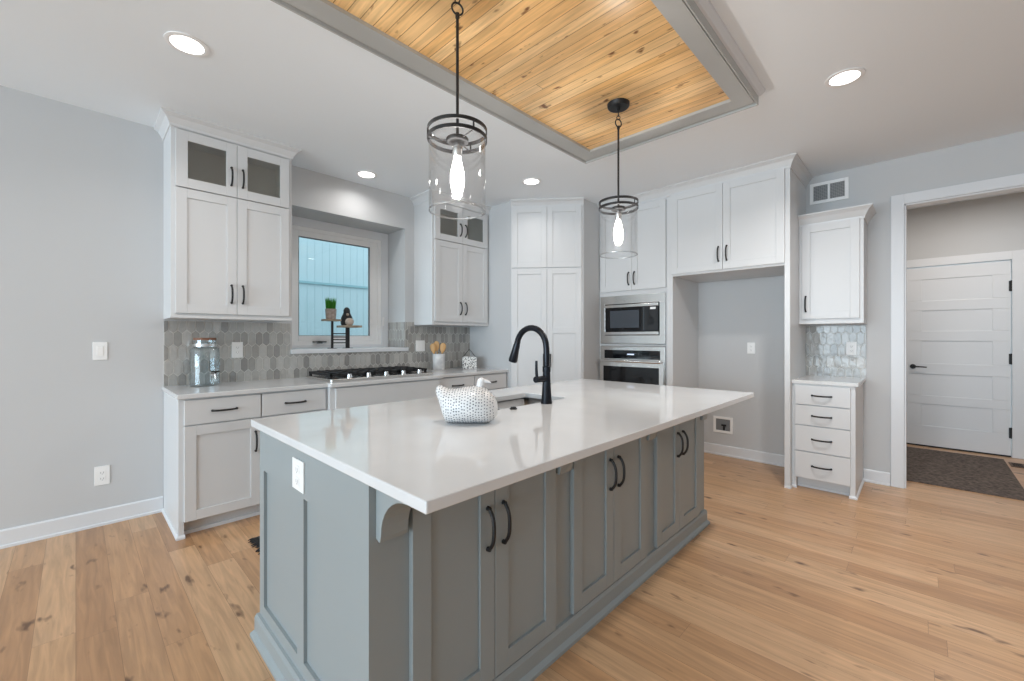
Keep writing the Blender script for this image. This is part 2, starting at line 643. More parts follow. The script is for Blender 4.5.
# hall beyond the doorway
f = MB(); f.box(6.9, 7.05, -1.45, 0.75, 2.10, ZC); f.box(6.9, 7.05, 0.125, 0.75, 0, 2.10); f.box(6.9, 7.05, -1.45, -0.70, 0, 2.10)
struct(f.build('wall_hall_end', M['wall']), 'pale hall wall above and around the white door', 'wall')
f = MB(); f.box(XB + 0.12, 6.9, 0.6, 0.75, 0, ZC)
struct(f.build('wall_hall_left', M['wall']))
f = MB(); f.box(XB + 0.12, 6.9, -1.45, -1.3, 0, ZC)
struct(f.build('wall_hall_right', M['wall']))

# baseboards
BBP = [(0, 0), (0.022, 0), (0.022, 0.014), (0.014, 0.02), (0.014, 0.102), (0.008, 0.11), (0, 0.11)]
f = MB(); f.sweep([(-6.7, YA), (0.446, YA)], BBP)
struct(f.build('baseboard_back', M['trim']), 'white baseboard along the grey wall at left', 'baseboard')
f = MB(); f.sweep([(XB, 1.775), (XB, 0.83)], BBP)
struct(f.build('baseboard_alcove', M['trim']), 'white baseboard at the back of the empty fridge alcove', 'baseboard')
f = MB(); f.sweep([(XB, 0.36), (XB, 0.184)], BBP)
struct(f.build('baseboard_right', M['trim']), 'short white baseboard between drawer cabinet and doorway', 'baseboard')

# doorway casing and jamb lining
f = MB()
f.box(XB - 0.018, XB, DY1, 0.180, 0, DZ + 0.084); f.box(XB - 0.018, XB, DY0, DY1, DZ, DZ + 0.084)
f.box(XB - 0.018, XB, DY0 - 0.084, DY0, 0, DZ + 0.084)
f.box(XB, XB + 0.12, DY1 - 0.012, DY1, 0, DZ); f.box(XB, XB + 0.12, DY0, DY1, DZ - 0.012, DZ); f.box(XB, XB + 0.12, DY0, DY0 + 0.012, 0, DZ)
struct(f.build('trim_1', M['trim'], bevel=0.002), 'wide white casing around the hall doorway', 'trim')
# casing around the hall door
f = MB()
f.box(6.882, 6.9, 0.125, 0.215, 0, 2.19); f.box(6.882, 6.9, -0.79, -0.70, 0, 2.19); f.box(6.882, 6.9, -0.70, 0.125, 2.10, 2.19)
struct(f.build('trim_2', M['trim'], bevel=0.002), 'white casing around the five-panel hall door', 'trim')

# hall door: five recessed horizontal panels
door = thing('door_1', 'white five-panel hall door with black lever and hinges', 'door', (6.93, -0.287, 0))
struct(door)
f = MB()
dy0, dy1 = -0.693, 0.119
f.box(6.910, 6.945, dy0, dy1, 0.015, 2.09)
rails = [0.015, 0.235, 0.60, 0.96, 1.33, 1.70, 2.09]
pan = [(0.245, 0.497), (0.597, 0.846), (0.971, 1.232), (1.346, 1.584), (1.698, 1.947)]
edges = [0.015] + [e for p in pan for e in p] + [2.09]
for i in range(0, len(edges), 2):
    f.box(6.902, 6.912, dy0, dy1, edges[i], edges[i + 1])
for a, b in pan:
    f.box(6.902, 6.912, dy0, dy0 + 0.13, a, b); f.box(6.902, 6.912, dy1 - 0.13, dy1, a, b)
f.build('door_leaf', M['trim'], door, True, 0.003)
f = MB(); f.tube([(6.902, 0.062, 0.93), (6.885, 0.062, 0.93)], 0.027, 18); f.tube([(6.885, 0.062, 0.93), (6.862, 0.062, 0.93)], 0.011, 12)
f.tube([(6.862, 0.066, 0.93), (6.86, 0.0, 0.93), (6.862, -0.055, 0.927)], [0.010, 0.008, 0.007], 10)
h = f.build('door_handle', M['black'], door, True, smooth=True)
f = MB(); f.box(6.898, 6.945, dy0, dy1, 0.002, 0.0148); f.build('door_gap_shade', M['blackmatte'], door, True)  # black strip standing in for the shade in the gap under the door
for z in (0.258, 1.044, 1.819):
    f = MB(); f.box(6.893, 6.903, -0.70, -0.678, z - 0.055, z + 0.055); f.tube([(6.893, -0.697, z - 0.058), (6.893, -0.697, z + 0.058)], 0.008, 10)
    f.build('hinge', M['black'], door, True)

# ------------------------------------------------------------------ window
win = thing('window_1', 'white framed kitchen window looking out on pale aqua siding', 'window', (1.9, YR, WZ0 + 0.04))
struct(win)
def rect_frame(mb, x0, x1, z0, z1, wl, wr, wt, wb, y0, y1):
    mb.box(x0, x0 + wl, y0, y1, z0, z1); mb.box(x1 - wr, x1, y0, y1, z0, z1)
    mb.box(x0 + wl, x1 - wr, y0, y1, z1 - wt, z1); mb.box(x0 + wl, x1 - wr, y0, y1, z0, z0 + wb)
f = MB(); rect_frame(f, WX0 + 0.002, WX1 - 0.002, 1.167, WZ1 - 0.002, 0.085, 0.085, 0.085, 0.03, YR - 0.022, YR)
f.build('casing', M['trim'], win, True, 0.002)
f = MB(); rect_frame(f, WX0 + 0.085, WX1 - 0.085, 1.195, WZ1 - 0.085, 0.045, 0.045, 0.04, 0.04, YR - 0.012, YR + 0.05)
f.build('window_frame', M['vinyl'], win, True, 0.002)
f = MB(); rect_frame(f, WX0 + 0.13, WX1 - 0.13, 1.235, WZ1 - 0.125, 0.05, 0.085, 0.055, 0.055, YR - 0.004, YR + 0.045)
f.build('sash', M['vinyl'], win, True, 0.003)
f = MB(); f.box(WX0 + 0.17, WX1 - 0.2, YR + 0.012, YR + 0.018, 1.28, WZ1 - 0.17)
f.build('pane', M['pane'], win, True)
f = MB(); rect_frame(f, WX0 + 0.18, WX1 - 0.215, 1.29, WZ1 - 0.18, 0.005, 0.005, 0.007, 0.004, YR - 0.003, YR + 0.03)
f.build('gasket', M['shadow_grey'], win, True)
f = MB(); f.box(1.64, 1.77, YR - 0.034, YR - 0.004, 1.222, 1.236); f.box(1.68, 1.73, YR - 0.034, YR, 1.212, 1.236)
f.build('crank', M['shadow_grey'], win, True, 0.002)
f = MB(); f.box(2.395, 2.412, YR - 0.03, YR - 0.004, 1.40, 1.50); f.build('lock', M['vinyl'], win, True, 0.002)
f = MB(); f.box(1.315, 2.50, YA - 0.024, YA, 1.127, 1.165); f.box(WX0, WX1, YA, YR, 1.127, 1.165)
struct(f.build('trim_3', M['trim'], bevel=0.003), 'white window sill ledge above the cooktop', 'sill')

# neighbouring house seen through the window
nb = thing('neighbouring_house', 'pale aqua vertical-board house wall seen through the window', 'house', (5, 7, -0.15))
f = MB(); f.box(0.5, 9.5, 7.0, 7.2, -0.15, 6)
for i in range(75):
    x = 0.55 + i * 0.118
    f.box(x, x + 0.009, 6.995, 7.0, -0.15, 6)
f.build('siding', M['siding'], nb, True)
f = MB(); f.box(0.5, 9.5, 6.97, 7.0, 2.13, 2.165); f.build('band_board', M['siding_trim'], nb, True)
f = MB(); f.box(-4, 12, YR + 0.1, 12, -0.25, -0.15)
struct(f.build('ground', M['gravel']))

# ------------------------------------------------------------------ ceiling tray: painted beam frame around pine boards
f = MB(); f.box(BX0 + 0.05, BX1 - 0.05, BY0 + 0.05, BY1 - 0.05, 2.727, ZC)
tag(rebase(f.build('plank_ceiling_panel', M['pine'])), 'knotty pine board panel set inside the grey ceiling frame', 'ceiling panel')
tb = thing('ceiling_beam_frame', 'grey painted rectangular ceiling frame around the pine boards', 'ceiling frame', (1.5265, 1.3445, 2.707))
def ring(mb, a, b, z0, z1):
    x0, x1, y0, y1 = a
    u0, u1, w0, w1 = b
    mb.box(x0, x1, y0, w0, z0, z1); mb.box(x0, x1, w1, y1, z0, z1); mb.box(x0, u0, w0, w1, z0, z1); mb.box(u1, x1, w0, w1, z0, z1)
f = MB(); ring(f, (BX0 + 0.026, BX1 - 0.026, BY0 + 0.016, BY1 - 0.026), (TX0, TX1, TY0, TY1), 2.708, 2.7268)
f.build('bottom_board', M['beam'], tb, True)
f = MB(); ring(f, (BX0 + 0.010, BX1 - 0.010, BY0 + 0.006, BY1 - 0.010), (BX0 + 0.026, BX1 - 0.026, BY0 + 0.016, BY1 - 0.026), 2.716, ZC)
ring(f, (BX0, BX1, BY0, BY1), (BX0 + 0.010, BX1 - 0.010, BY0 + 0.006, BY1 - 0.010), 2.698, ZC)
f.build('fascia', M['beam'], tb, True)
f = MB(); f.sweep([(BX0, BY0), (BX1, BY0), (BX1, BY1), (BX0, BY1)], [(0, ZC), (0.03, ZC), (0.028, ZC - 0.012), (0.01, ZC - 0.04), (0, ZC - 0.045)], True)
f.build('crown_strip', M['trim'], tb, True)


# ------------------------------------------------------------------ cabinet parts (local: x right, front = -y, z up)
def handle(parent, cx, cz, L=0.145, vert=True, y=0.0, mat=None, name='handle'):
    mb = MB()
    pts, rs = [], []
    n = 14
    for i in range(n + 1):
        t = -1 + 2 * i / n
        off = 0.008 + 0.024 * (1 - abs(t) ** 3.0)
        a = t * (L / 2 - 0.006)
        pts.append((cx, y - off, cz + a) if vert else (cx + a, y - off, cz))
        rs.append(0.0064)
    mb.tube(pts, rs, 8)
    for sgn in (-1, 1):
        a = sgn * (L / 2 - 0.006)
        p0 = (cx, y, cz + a) if vert else (cx + a, y, cz)
        p1 = (cx, y - 0.013, cz + a) if vert else (cx + a, y - 0.013, cz)
        mb.tube([p0, p1], [0.0082, 0.0070], 8)
    return mb.build(name, mat or M['black'], parent, smooth=True)


def shaker(parent, x0, x1, z0, z1, mat, t=0.02, st=0.062, rec=0.009, y=0.0, mids=(), glass=False, name='door', top=None, hnd=None):
    mb = MB()
    yb, yf = y, y - t
    top = top or st
    mb.box(x0, x0 + st, yf, yb, z0, z1); mb.box(x1 - st, x1, yf, yb, z0, z1)
    mb.box(x0 + st, x1 - st, yf, yb, z0, z0 + st); mb.box(x0 + st, x1 - st, yf, yb, z1 - top, z1)
    for a, b in mids:
        mb.box(x0 + st, x1 - st, yf, yb, a, b)
    if not glass:
        mb.box(x0 + st, x1 - st, yf + rec, yb - 0.001, z0 + st, z1 - top)
    o = mb.build(name, mat, parent, bevel=0.0016)
    if glass:
        g = MB(); g.box(x0 + st, x1 - st, yf + 0.008, yf + 0.012, z0 + st, z1 - st)
        g.build('pane', M['cab_pane'], o)
    if hnd:
        handle(o, hnd[0], hnd[1], hnd[2] if len(hnd) > 2 else 0.145, True, yf)
    return o


def drawer(parent, x0, x1, z0, z1, mat, t=0.02, y=0.0, hnd=True, L=0.148):
    mb = MB(); mb.box(x0, x1, y - t, y, z0, z1)
    o = mb.build('drawer', mat, parent, bevel=0.0025)
    if hnd:
        handle(o, (x0 + x1) / 2, (z0 + z1) / 2, L, False, y - t)
    return o


def crown(parent, path, z0, z1, proj=0.055, mat=None):
    prof = [(0, z0 - 0.018), (0.007, z0 - 0.018), (0.009, z0 + 0.0), (0.016, z0 + 0.012), (proj * 0.55, z0 + (z1 - z0) * 0.55), (proj * 0.9, z1 - 0.016), (proj, z1 - 0.012), (proj, z1), (0, z1)]
    mb = MB(); mb.sweep(path, prof)
    return mb.build('crown_moulding', mat or M['white'], parent)


def carcass(mb, w, d, z0, z1, t=0.018, back=True, mi=0):
    """hollow box open at the front"""
    mb.box(0, t, 0, d, z0, z1, mi); mb.box(w - t, w, 0, d, z0, z1, mi)
    mb.box(t, w - t, 0, d, z0, z0 + t, mi); mb.box(t, w - t, 0, d, z1 - t, z1, mi)
    mb.box(t, w - t, d - 0.008, d, z0 + t, z1 - t, mi)


# ---- upper cabinets with glazed top doors either side of the window
def glazed_upper(x0, x1, label):
    w, d = x1 - x0, YA - 3.655
    t = thing('upper_cabinet', label, 'cabinet', (x0, 3.655, 1.407), 0, 'glass-topped upper cabinets')
    mb = MB()
    mb.box(0, w, 0, d, 0, 0.89)                       # closed lower box
    mb.box(0, 0.018, 0, d, 0.89, 1.325); mb.box(w - 0.018, w, 0, d, 0.89, 1.325)
    mb.box(0.018, w - 0.018, 0, d, 1.30, 1.325)
    mb.box(0.018, 0.04, 0, 0.018, 0.89, 1.30); mb.box(w - 0.04, w - 0.018, 0, 0.018, 0.89, 1.30)
    mb.box(w / 2 - 0.02, w / 2 + 0.02, 0, 0.018, 0.89, 1.30)
    mb.box(-0.002, w + 0.002, -0.008, 0, 0.0, 0.022)      # light rail
    mb.build('body', M['white'], t, bevel=0.0015)
    mb = MB(); mb.box(0.018, w - 0.018, d - 0.01, d - 0.002, 0.89, 1.30); mb.box(0.018, 0.022, 0.018, d, 0.89, 1.30); mb.box(w - 0.022, w - 0.018, 0.018, d, 0.89, 1.30)
    mb.box(0.018, w - 0.018, 0.018, d, 0.89, 0.894)
    mb.build('inner_lining', M['inside'], t)
    e, m = 0.025, w / 2
    for (a, b, hx) in ((e, m - 0.0015, m - 0.036), (m + 0.0015, w - e, m + 0.036)):
        shaker(t, a, b, 0.034, 0.893, M['white'], hnd=(hx, 0.183, 0.14))
        shaker(t, a, b, 0.900, 1.290, M['white'], glass=True, hnd=(hx, 1.046, 0.14), st=0.066)
    crown(t, [(0, d), (0, 0), (w, 0), (w, d)], 1.322, ZC - 1.407)
    return t


glazed_upper(0.448, 1.215, 'white upper cabinet left of the window, two glass doors above two solid doors')
glazed_upper(2.582, 3.372, 'white upper cabinet right of the window, glass top doors, beside the pantry wall')


# ---- base cabinets below the window wall
def base_unit(x0, x1, yface, label, group, cols, left_end=False, drawer_z=(0.715, 0.872), doors=True, handles=True, false_front=False):
    w, d = x1 - x0, YA - 0.003 - yface
    t = thing('base_cabinet', label, 'cabinet', (x0, yface, 0), 0, group)
    mb = MB()
    mb.box(0, w, 0, d, 0.10, 0.884)
    mb.box(0.03 if left_end else 0, w, 0.075, d, 0, 0.10)
    if left_end:
        mb.box(0, 0.03, 0, d, 0, 0.10)
    mb.build('body', M['white'], t, bevel=0.0015)
    mb = MB(); mb.box(0.03 if left_end else 0, w, 0.060, 0.075, 0, 0.022)
    if left_end:
        mb.sweep([(0, d), (0, 0), (0.034, 0)], [(0, 0), (0.012, 0), (0.012, 0.012), (0.004, 0.024), (0, 0.024)])
    mb.build('shoe_moulding', M['trim'], t)
    for (a, b, hx) in cols:
        drawer(t, a, b, drawer_z[0], drawer_z[1], M['white'], hnd=handles)
        if doors:
            shaker(t, a, b, 0.105, drawer_z[0] - 0.008, M['white'], hnd=(hx, 0.55, 0.145))
    return t


gb = 'base cabinets under the window wall counter'
base_unit(0.448, 0.908, 3.35, 'white base cabinet at the open left end of the window wall counter', gb, [(0.028, 0.457, 0.424)], True)
base_unit(0.909, 1.373, 3.35, 'white drawer base cabinet just left of the cooktop cabinet, half hidden by island', gb, [(0.005, 0.445, 0.04)])
t = base_unit(1.374, 2.434, 3.30, 'wide white cabinet under the cooktop with plain handleless front', gb, [(0.04, 1.025, 0.5)], False, (0.66, 0.872), False, False)
shaker(t, 0.04, 0.53, 0.105, 0.652, M['white'], hnd=(0.49, 0.55)); shaker(t, 0.534, 1.025, 0.105, 0.652, M['white'], hnd=(0.57, 0.55))
base_unit(2.435, 2.884, 3.35, 'white drawer base cabinet directly right of the cooktop cabinet', gb, [(0.008, 0.447, 0.04)])
base_unit(2.885, 3.374, 3.35, 'white drawer base cabinet against the pantry wall', gb, [(0.005, 0.468, 0.43)])

# worktop with a slight step forward at the cooktop
f = MB()
f.prism([(0.438, YA - 0.001), (0.438, 3.318), (1.366, 3.318), (1.372, 3.268), (2.436, 3.268), (2.442, 3.318), (3.375, 3.318), (3.375, YA - 0.001)], 0.8845, ZT)
tag(rebase(f.build('wall_countertop', M['quartz'], bevel=0.003)), 'white quartz counter along the window wall holding the cooktop', 'countertop')


# ---- elongated hexagon tile backsplashes
def clip(poly, lo, hi, ax):
    for side, val in ((0, lo), (1, hi)):
        out = []
        n = len(poly)
        for i in range(n):
            p, q = poly[i], poly[(i + 1) % n]
            ip = p[ax] >= val if side == 0 else p[ax] <= val
            iq = q[ax] >= val if side == 0 else q[ax] <= val
            if ip: out.append(p)
            if ip != iq:
                s = (val - p[ax]) / (q[ax] - p[ax])
                out.append((p[0] + (q[0] - p[0]) * s, p[1] + (q[1] - p[1]) * s))
        poly = out
        if len(poly) < 3: return []
    return poly


def hex_tiles(rects, seed, pt, w=0.054, h=0.128, pitch=0.106, g=0.0028):
    """returns one builder; pt(u, z, depth) -> 3D; rects in (u0,u1,z0,z1)"""
    rnd = random.Random(seed)
    mb = MB()
    for (u0, u1, z0, z1) in rects:
        vs_ = [pt(u0, z0, 0), pt(u1, z0, 0), pt(u1, z1, 0), pt(u0, z1, 0)] + [pt(u0, z0, 0.004), pt(u1, z0, 0.004), pt(u1, z1, 0.004), pt(u0, z1, 0.004)]
        mb.add(vs_, [(0, 1, 2, 3), (4, 5, 6, 7), (0, 1, 5, 4), (1, 2, 6, 5), (2, 3, 7, 6), (3, 0, 4, 7)], 0)
    U0, U1 = min(r[0] for r in rects), max(r[1] for r in rects)
    Z0, Z1 = min(r[2] for r in rects), max(r[3] for r in rects)
    nr, nc = int((Z1 - Z0) / pitch) + 3, int((U1 - U0) / w) + 3
    for j in range(-1, nr):
        for i in range(-1, nc):
            cu = U0 + i * w + (w / 2 if j % 2 else 0)
            cz = Z0 + 0.03 + j * pitch
            hw, hh = w / 2 - g, h / 2 - g
            sh = h - pitch
            hexa = [(cu - hw, cz - hh + sh), (cu, cz - hh), (cu + hw, cz - hh + sh), (cu + hw, cz + hh - sh), (cu, cz + hh), (cu - hw, cz + hh - sh)]
            mi = rnd.choice((1, 1, 2, 2, 3, 3, 4))
            tilt = [rnd.uniform(-0.0007, 0.0007) for _ in range(2)]
            for (u0, u1, z0, z1) in rects:
                p = clip(clip(hexa, u0, u1, 0), z0, z1, 1)
                if len(p) < 3: continue
                n = len(p)
                dep = lambda q: 0.0066 + tilt[0] * (q[0] - cu) / hw + tilt[1] * (q[1] - cz) / hh
                v = [pt(q[0], q[1], 0.004) for q in p] + [pt(q[0], q[1], dep(q)) for q in p]
                mb.add(v, [tuple(range(n, 2 * n))] + [(k, (k + 1) % n, (k + 1) % n + n, k + n) for k in range(n)], mi)
    return mb


mats_t = [M['grout']] + M['tiles']
mb = hex_tiles([(0.45, 1.315, ZT, 1.395), (1.315, 2.50, ZT, 1.126), (2.50, 3.374, ZT, 1.395)], 3, lambda u, z, d: (u, YA - d, z))
# the tile also turns into the window reveal on the right
mb2 = hex_tiles([(YA - 0.007, YR - 0.024, 1.166, 1.44)], 5, lambda u, z, d: (WX1 - d, u, z))
tag(rebase(mb2.build('tile_backsplash', mats_t)), 'narrow strip of grey hexagon tile turning into the window recess', 'backsplash')
mb3 = hex_tiles([(WX1, 2.50, 1.166, 1.44), (2.50, 2.578, 1.395, 1.44)], 8, lambda u, z, d: (u, YA - d, z))
mb.add(mb3.v, [f_ for f_ in mb3.f]); mb.m[-len(mb3.m):] = mb3.m
o = mb.build('tile_backsplash', mats_t)
tag(rebase(o), 'long grey hexagon tile backsplash on the window wall', 'backsplash')

# ------------------------------------------------------------------ corner pantry, set diagonally
PA, PB = Vector((3.376, 3.281)), Vector((3.874, 2.655))
pdir = (PB - PA).normalized()
pw = (PB - PA).length
pt_ = thing('pantry_cabinet', 'tall white diagonal corner pantry cabinet with four panelled doors', 'cabinet', (PA.x, PA.y, 0), math.atan2(pdir.y, pdir.x))
f = MB(); f.prism([(0, 0), (pw, 0), (pw - 0.045, 0.085), (0.045, 0.085)], 0.0, ZC - 0.003)
f.build('body', M['white'], pt_, bevel=0.001)
f = MB(); f.box(0.0, pw, -0.012, 0, 0, 0.11); f.build('baseboard', M['trim'], pt_, bevel=0.002)
for (a, b, hx) in ((0.014, 0.3985, 0.363), (0.4015, 0.778, 0.438)):
    shaker(pt_, a, b, 0.125, 2.035, M['white'], mids=((1.319, 1.386),), hnd=(hx, 1.02, 0.145))
    shaker(pt_, a, b, 2.045, 2.715, M['white'])
crown(pt_, [(0, 0), (pw, 0)], 2.735, ZC)

# ------------------------------------------------------------------ oven tower (front faces -x): local x runs to -y
XT = 4.20
RZ = -PI / 2
ow = 2.653 - 1.853
ot = thing('oven_tower_cabinet', 'tall white oven cabinet with two upper doors above the microwave', 'cabinet', (XT, 2.653, 0), RZ)
od = XB - XT
f = MB()
f.box(0, ow, 0, od, 1.735, ZC - 0.08); f.box(0, 0.018, 0, od, 0.1, 1.735); f.box(ow - 0.018, ow, 0, od, 0.1, 1.735)
f.box(0.018, ow - 0.018, od - 0.02, od, 0.1, 1.735)
f.box(0.018, ow - 0.018, 0.075, od, 0, 0.12); f.box(0.018, ow - 0.018, 0, od, 0.40, 0.44)
f.box(0.018, ow - 0.018, 0, od, 1.180, 1.200)
f.build('body', M['white'], ot, bevel=0.001)
oe, om = 0.02, ow / 2 + 0.01
shaker(ot, oe, om - 0.0015, 1.785, 2.685, M['white'], hnd=(om - 0.034, 1.912, 0.145))
shaker(ot, om + 0.0015, ow - 0.012, 1.785, 2.685, M['white'], hnd=(om + 0.034, 1.912, 0.145))
drawer(ot, oe, ow - 0.012, 0.13, 0.40, M['white'])

mw = thing('microwave', 'stainless built-in microwave with black glass door above the wall oven', 'microwave', (XT, 2.653, 1.203), RZ)
mx0, mx1 = 0.019, ow - 0.019
f = MB()
zl, zh = 0.002, 0.530
f.box(mx0, mx1, -0.016, -0.001, zl, 0.092); f.box(mx0, mx1, -0.016, -0.001, 0.440, zh)
f.box(mx0, 0.078, -0.016, -0.001, 0.092, 0.440); f.box(0.722, mx1, -0.016, -0.001, 0.092, 0.440)
f.build('trim_kit', M['steel'], mw, bevel=0.0015)
f = MB(); f.box(0.078, 0.722, -0.012, 0.40, 0.092, 0.440); f.build('body', M['oven_glass'], mw)
f = MB(); f.box(0.085, 0.555, -0.026, -0.012, 0.13, 0.400); f.build('door', M['oven_glass'], mw, bevel=0.002)
f = MB(); f.box(0.150, 0.500, -0.0275, -0.026, 0.175, 0.365); f.build('door_window', M['mw_window'], mw)
f = MB(); f.box(0.558, 0.715, -0.026, -0.012, 0.13, 0.400); f.build('control_panel', M['oven_glass'], mw, bevel=0.001)
f = MB(); f.box(0.085, 0.715, -0.032, -0.012, 0.100, 0.130); f.box(0.085, 0.715, -0.032, -0.012, 0.400, 0.430)
f.build('door_rail', M['steel'], mw, bevel=0.002)
f = MB(); f.box(0.625, 0.685, -0.0275, -0.026, 0.365, 0.388); f.build('display', M['plate'], mw)

ov = thing('wall_oven', 'stainless wall oven with black glass below the microwave', 'oven', (XT, 2.653, 0.441), RZ)
f = MB(); f.box(mx0, mx1, -0.018, 0.50, 0.0, 0.734); f.build('body', M['steel'], ov, bevel=0.002)
f = MB(); f.box(0.075, 0.728, -0.024, -0.018, 0.598, 0.692); f.build('control_panel', M['oven_glass'], ov, bevel=0.001)
f = MB(); f.box(0.36, 0.44, -0.0252, -0.024, 0.642, 0.655); f.build('display', M['display'], ov)
f = MB(); f.box(mx0 + 0.004, mx1 - 0.004, -0.044, -0.018, 0.03, 0.585); f.build('door', M['steel'], ov, bevel=0.003)
f = MB(); f.box(0.075, 0.728, -0.0465, -0.044, 0.12, 0.515); f.build('door_window', M['oven_glass'], ov)
f = MB(); f.tube([(0.03, -0.092, 0.575), (0.77, -0.092, 0.575)], 0.0135, 14)
for x in (0.06, 0.74):
    f.tube([(x, -0.044, 0.575), (x, -0.092, 0.575)], 0.010, 10)
f.build('handle', M['chrome'], ov, smooth=True)

# ------------------------------------------------------------------ fridge surround
fw = 1.851 - 0.787
fs = thing('fridge_surround_cabinet', 'white cabinet with tall side panels over the empty fridge alcove', 'cabinet', (4.18, 1.851, 0), RZ)
fd = XB - 4.18
f = MB(); f.box(0.0, 0.06, 0, fd, 0, ZC - 0.08); f.build('side_panel', M['white'], fs, bevel=0.0015)
f = MB(); f.box(fw - 0.04, fw, 0, fd, 0, ZC - 0.08); f.sweep([(fw - 0.04, 0), (fw, 0), (fw, 0.045)], [(0, 0), (0.010, 0), (0.010, 0.01), (0.004, 0.02), (0, 0.02)])
f.build('side_panel', M['white'], fs, bevel=0.001)
f = MB(); f.box(0.06, fw - 0.04, 0, fd, 1.885, ZC - 0.08); f.build('body', M['white'], fs, bevel=0.001)
fm = 0.537
shaker(fs, 0.05, fm - 0.0015, 1.905, 2.70, M['white'], hnd=(fm - 0.036, 2.05, 0.145))
shaker(fs, fm + 0.0015, fw - 0.037, 1.905, 2.70, M['white'], hnd=(fm + 0.036, 2.05, 0.145))
# one crown runs over the tower and the alcove; it is split where the two units meet
crown(fs, [(0, 0), (fw, 0), (fw, fd)], 2.72, ZC)
crown(ot, [(0, 0), (ow, 0)], 2.72, ZC)

# ------------------------------------------------------------------ small upper and drawer base beside the alcove
uw = 0.786 - 0.336
su = thing('upper_cabinet', 'narrow white single-door wall cabinet under the air vent', 'cabinet', (4.548, 0.786, 1.392), RZ)
sd = XB - 4.548
f = MB(); f.box(0, uw, 0, sd, 0, 0.90); f.box(0, uw, -0.008, 0, 0.0, 0.020); f.build('body', M['white'], su, bevel=0.0015)
shaker(su, 0.022, uw - 0.026, 0.045, 0.872, M['white'], hnd=(0.052, 0.178, 0.145))
crown(su, [(0.0, 0), (uw, 0), (uw, sd)], 0.89, 0.972, 0.06)

bw = 0.786 - 0.364
sb = thing('drawer_base_cabinet', 'narrow white base cabinet with four drawers beside the doorway', 'cabinet', (4.255, 0.786, 0), RZ)
bd = XB - 4.255
f = MB(); f.box(0, bw, 0, bd, 0.09, 0.884); f.box(0, bw - 0.035, 0.075, bd, 0, 0.09); f.box(0, 0.03, 0, 0.075, 0, 0.09); f.box(bw - 0.035, bw, 0, bd, 0, 0.09)
f.build('body', M['white'], sb, bevel=0.0015)
f = MB(); f.box(0.03, bw - 0.035, 0.063, 0.075, 0, 0.02); f.sweep([(bw - 0.04, 0), (bw, 0), (bw, bd)], [(0, 0), (0.012, 0), (0.012, 0.012), (0.004, 0.022), (0, 0.022)])
f.sweep([(0, 0), (0.034, 0)], [(0, 0), (0.012, 0), (0.012, 0.012), (0.004, 0.022), (0, 0.022)])
f.build('shoe_moulding', M['trim'], sb)
for (a, b) in ((0.713, 0.872), (0.543, 0.705), (0.325, 0.535), (0.100, 0.317)):
    drawer(sb, 0.022, bw - 0.030, a, b, M['white'], L=0.14)
f = MB(); f.box(4.238, XB - 0.001, 0.346, 0.7865, 0.8845, ZT)
tag(rebase(f.build('small_countertop', M['quartz'], bevel=0.003)), 'small white quartz top on the narrow drawer cabinet', 'countertop')
mb = hex_tiles([(-0.786, -0.344, ZT, 1.3795)], 11, lambda u, z, d: (XB - d, -u, z))
tag(rebase(mb.build('tile_backsplash', mats_t)), 'small glossy grey hexagon tile patch above the narrow drawer cabinet', 'backsplash')

# ------------------------------------------------------------------ island
il = thing('kitchen_island', 'grey painted kitchen island base with six shaker doors and corbels', 'island', (1.7625, 1.54, 0))
IX0, IX1, IY0, IY1 = 0.545, 2.98, 1.06, 2.02
def rounded(x0, x1, y0, y1, r, k=6):
    p = []
    for (cx, cy, a0) in ((x1 - r, y1 - r, 0), (x0 + r, y1 - r, PI / 2), (x0 + r, y0 + r, PI), (x1 - r, y0 + r, 3 * PI / 2)):
        for i in range(k + 1):
            a = a0 + i * PI / 2 / k
            p.append((cx + r * math.cos(a), cy + r * math.sin(a)))
    return p
SX0, SX1, SY0, SY1 = 1.42, 2.03, 1.505, 1.835          # sink cut-out
f = MB()
f.box(IX0 + 0.012, IX1, IY0, IY1, 0.0, 0.62)
f.box(IX0 + 0.012, SX0 - 0.05, IY0, IY1, 0.62, 0.884); f.box(SX1 + 0.05, IX1, IY0, IY1, 0.62, 0.884)
f.box(SX0 - 0.05, SX1 + 0.05, IY0, SY0 - 0.05, 0.62, 0.884); f.box(SX0 - 0.05, SX1 + 0.05, SY1 + 0.05, IY1, 0.62, 0.884)
f.build('body', M['grey'], il, True)
f = MB()
x0, x1 = IX0, IX0 + 0.012
f.box(x0, x1, IY0, 1.15, 0, 0.884); f.box(x0, x1, 1.965, IY1, 0, 0.884)
f.box(x0, x1, 1.15, 1.965, 0.717, 0.884); f.box(x0, x1, 1.15, 1.965, 0, 0.15); f.box(x0, x1, 1.525, 1.585, 0.15, 0.717)
f.build('end_panel', M['grey'], il, True)
f = MB(); f.sweep([(IX0, IY1), (IX0, IY0), (IX1, IY0), (IX1, IY1)], [(0, 0), (0.030, 0), (0.030, 0.014), (0.020, 0.026), (0.016, 0.03), (0.016, 0.082), (0.010, 0.098), (0, 0.10)], True)
f.build('base_moulding', M['grey'], il, True)
doors = [(0.668, 0.991, 0), (0.994, 1.328, 1), (1.447, 1.767, 0), (1.770, 2.100, 1), (2.224, 2.527, 0), (2.530, 2.855, 1)]
loc = Vector(il.location)
for a, b, s_ in doors:
    hx = (b - 0.033 if s_ == 0 else a + 0.037) - loc.x
    shaker(il, a - loc.x, b - loc.x, 0.112, 0.866, M['grey'], y=IY0 - loc.y, hnd=(hx, 0.633, 0.148), st=0.065)
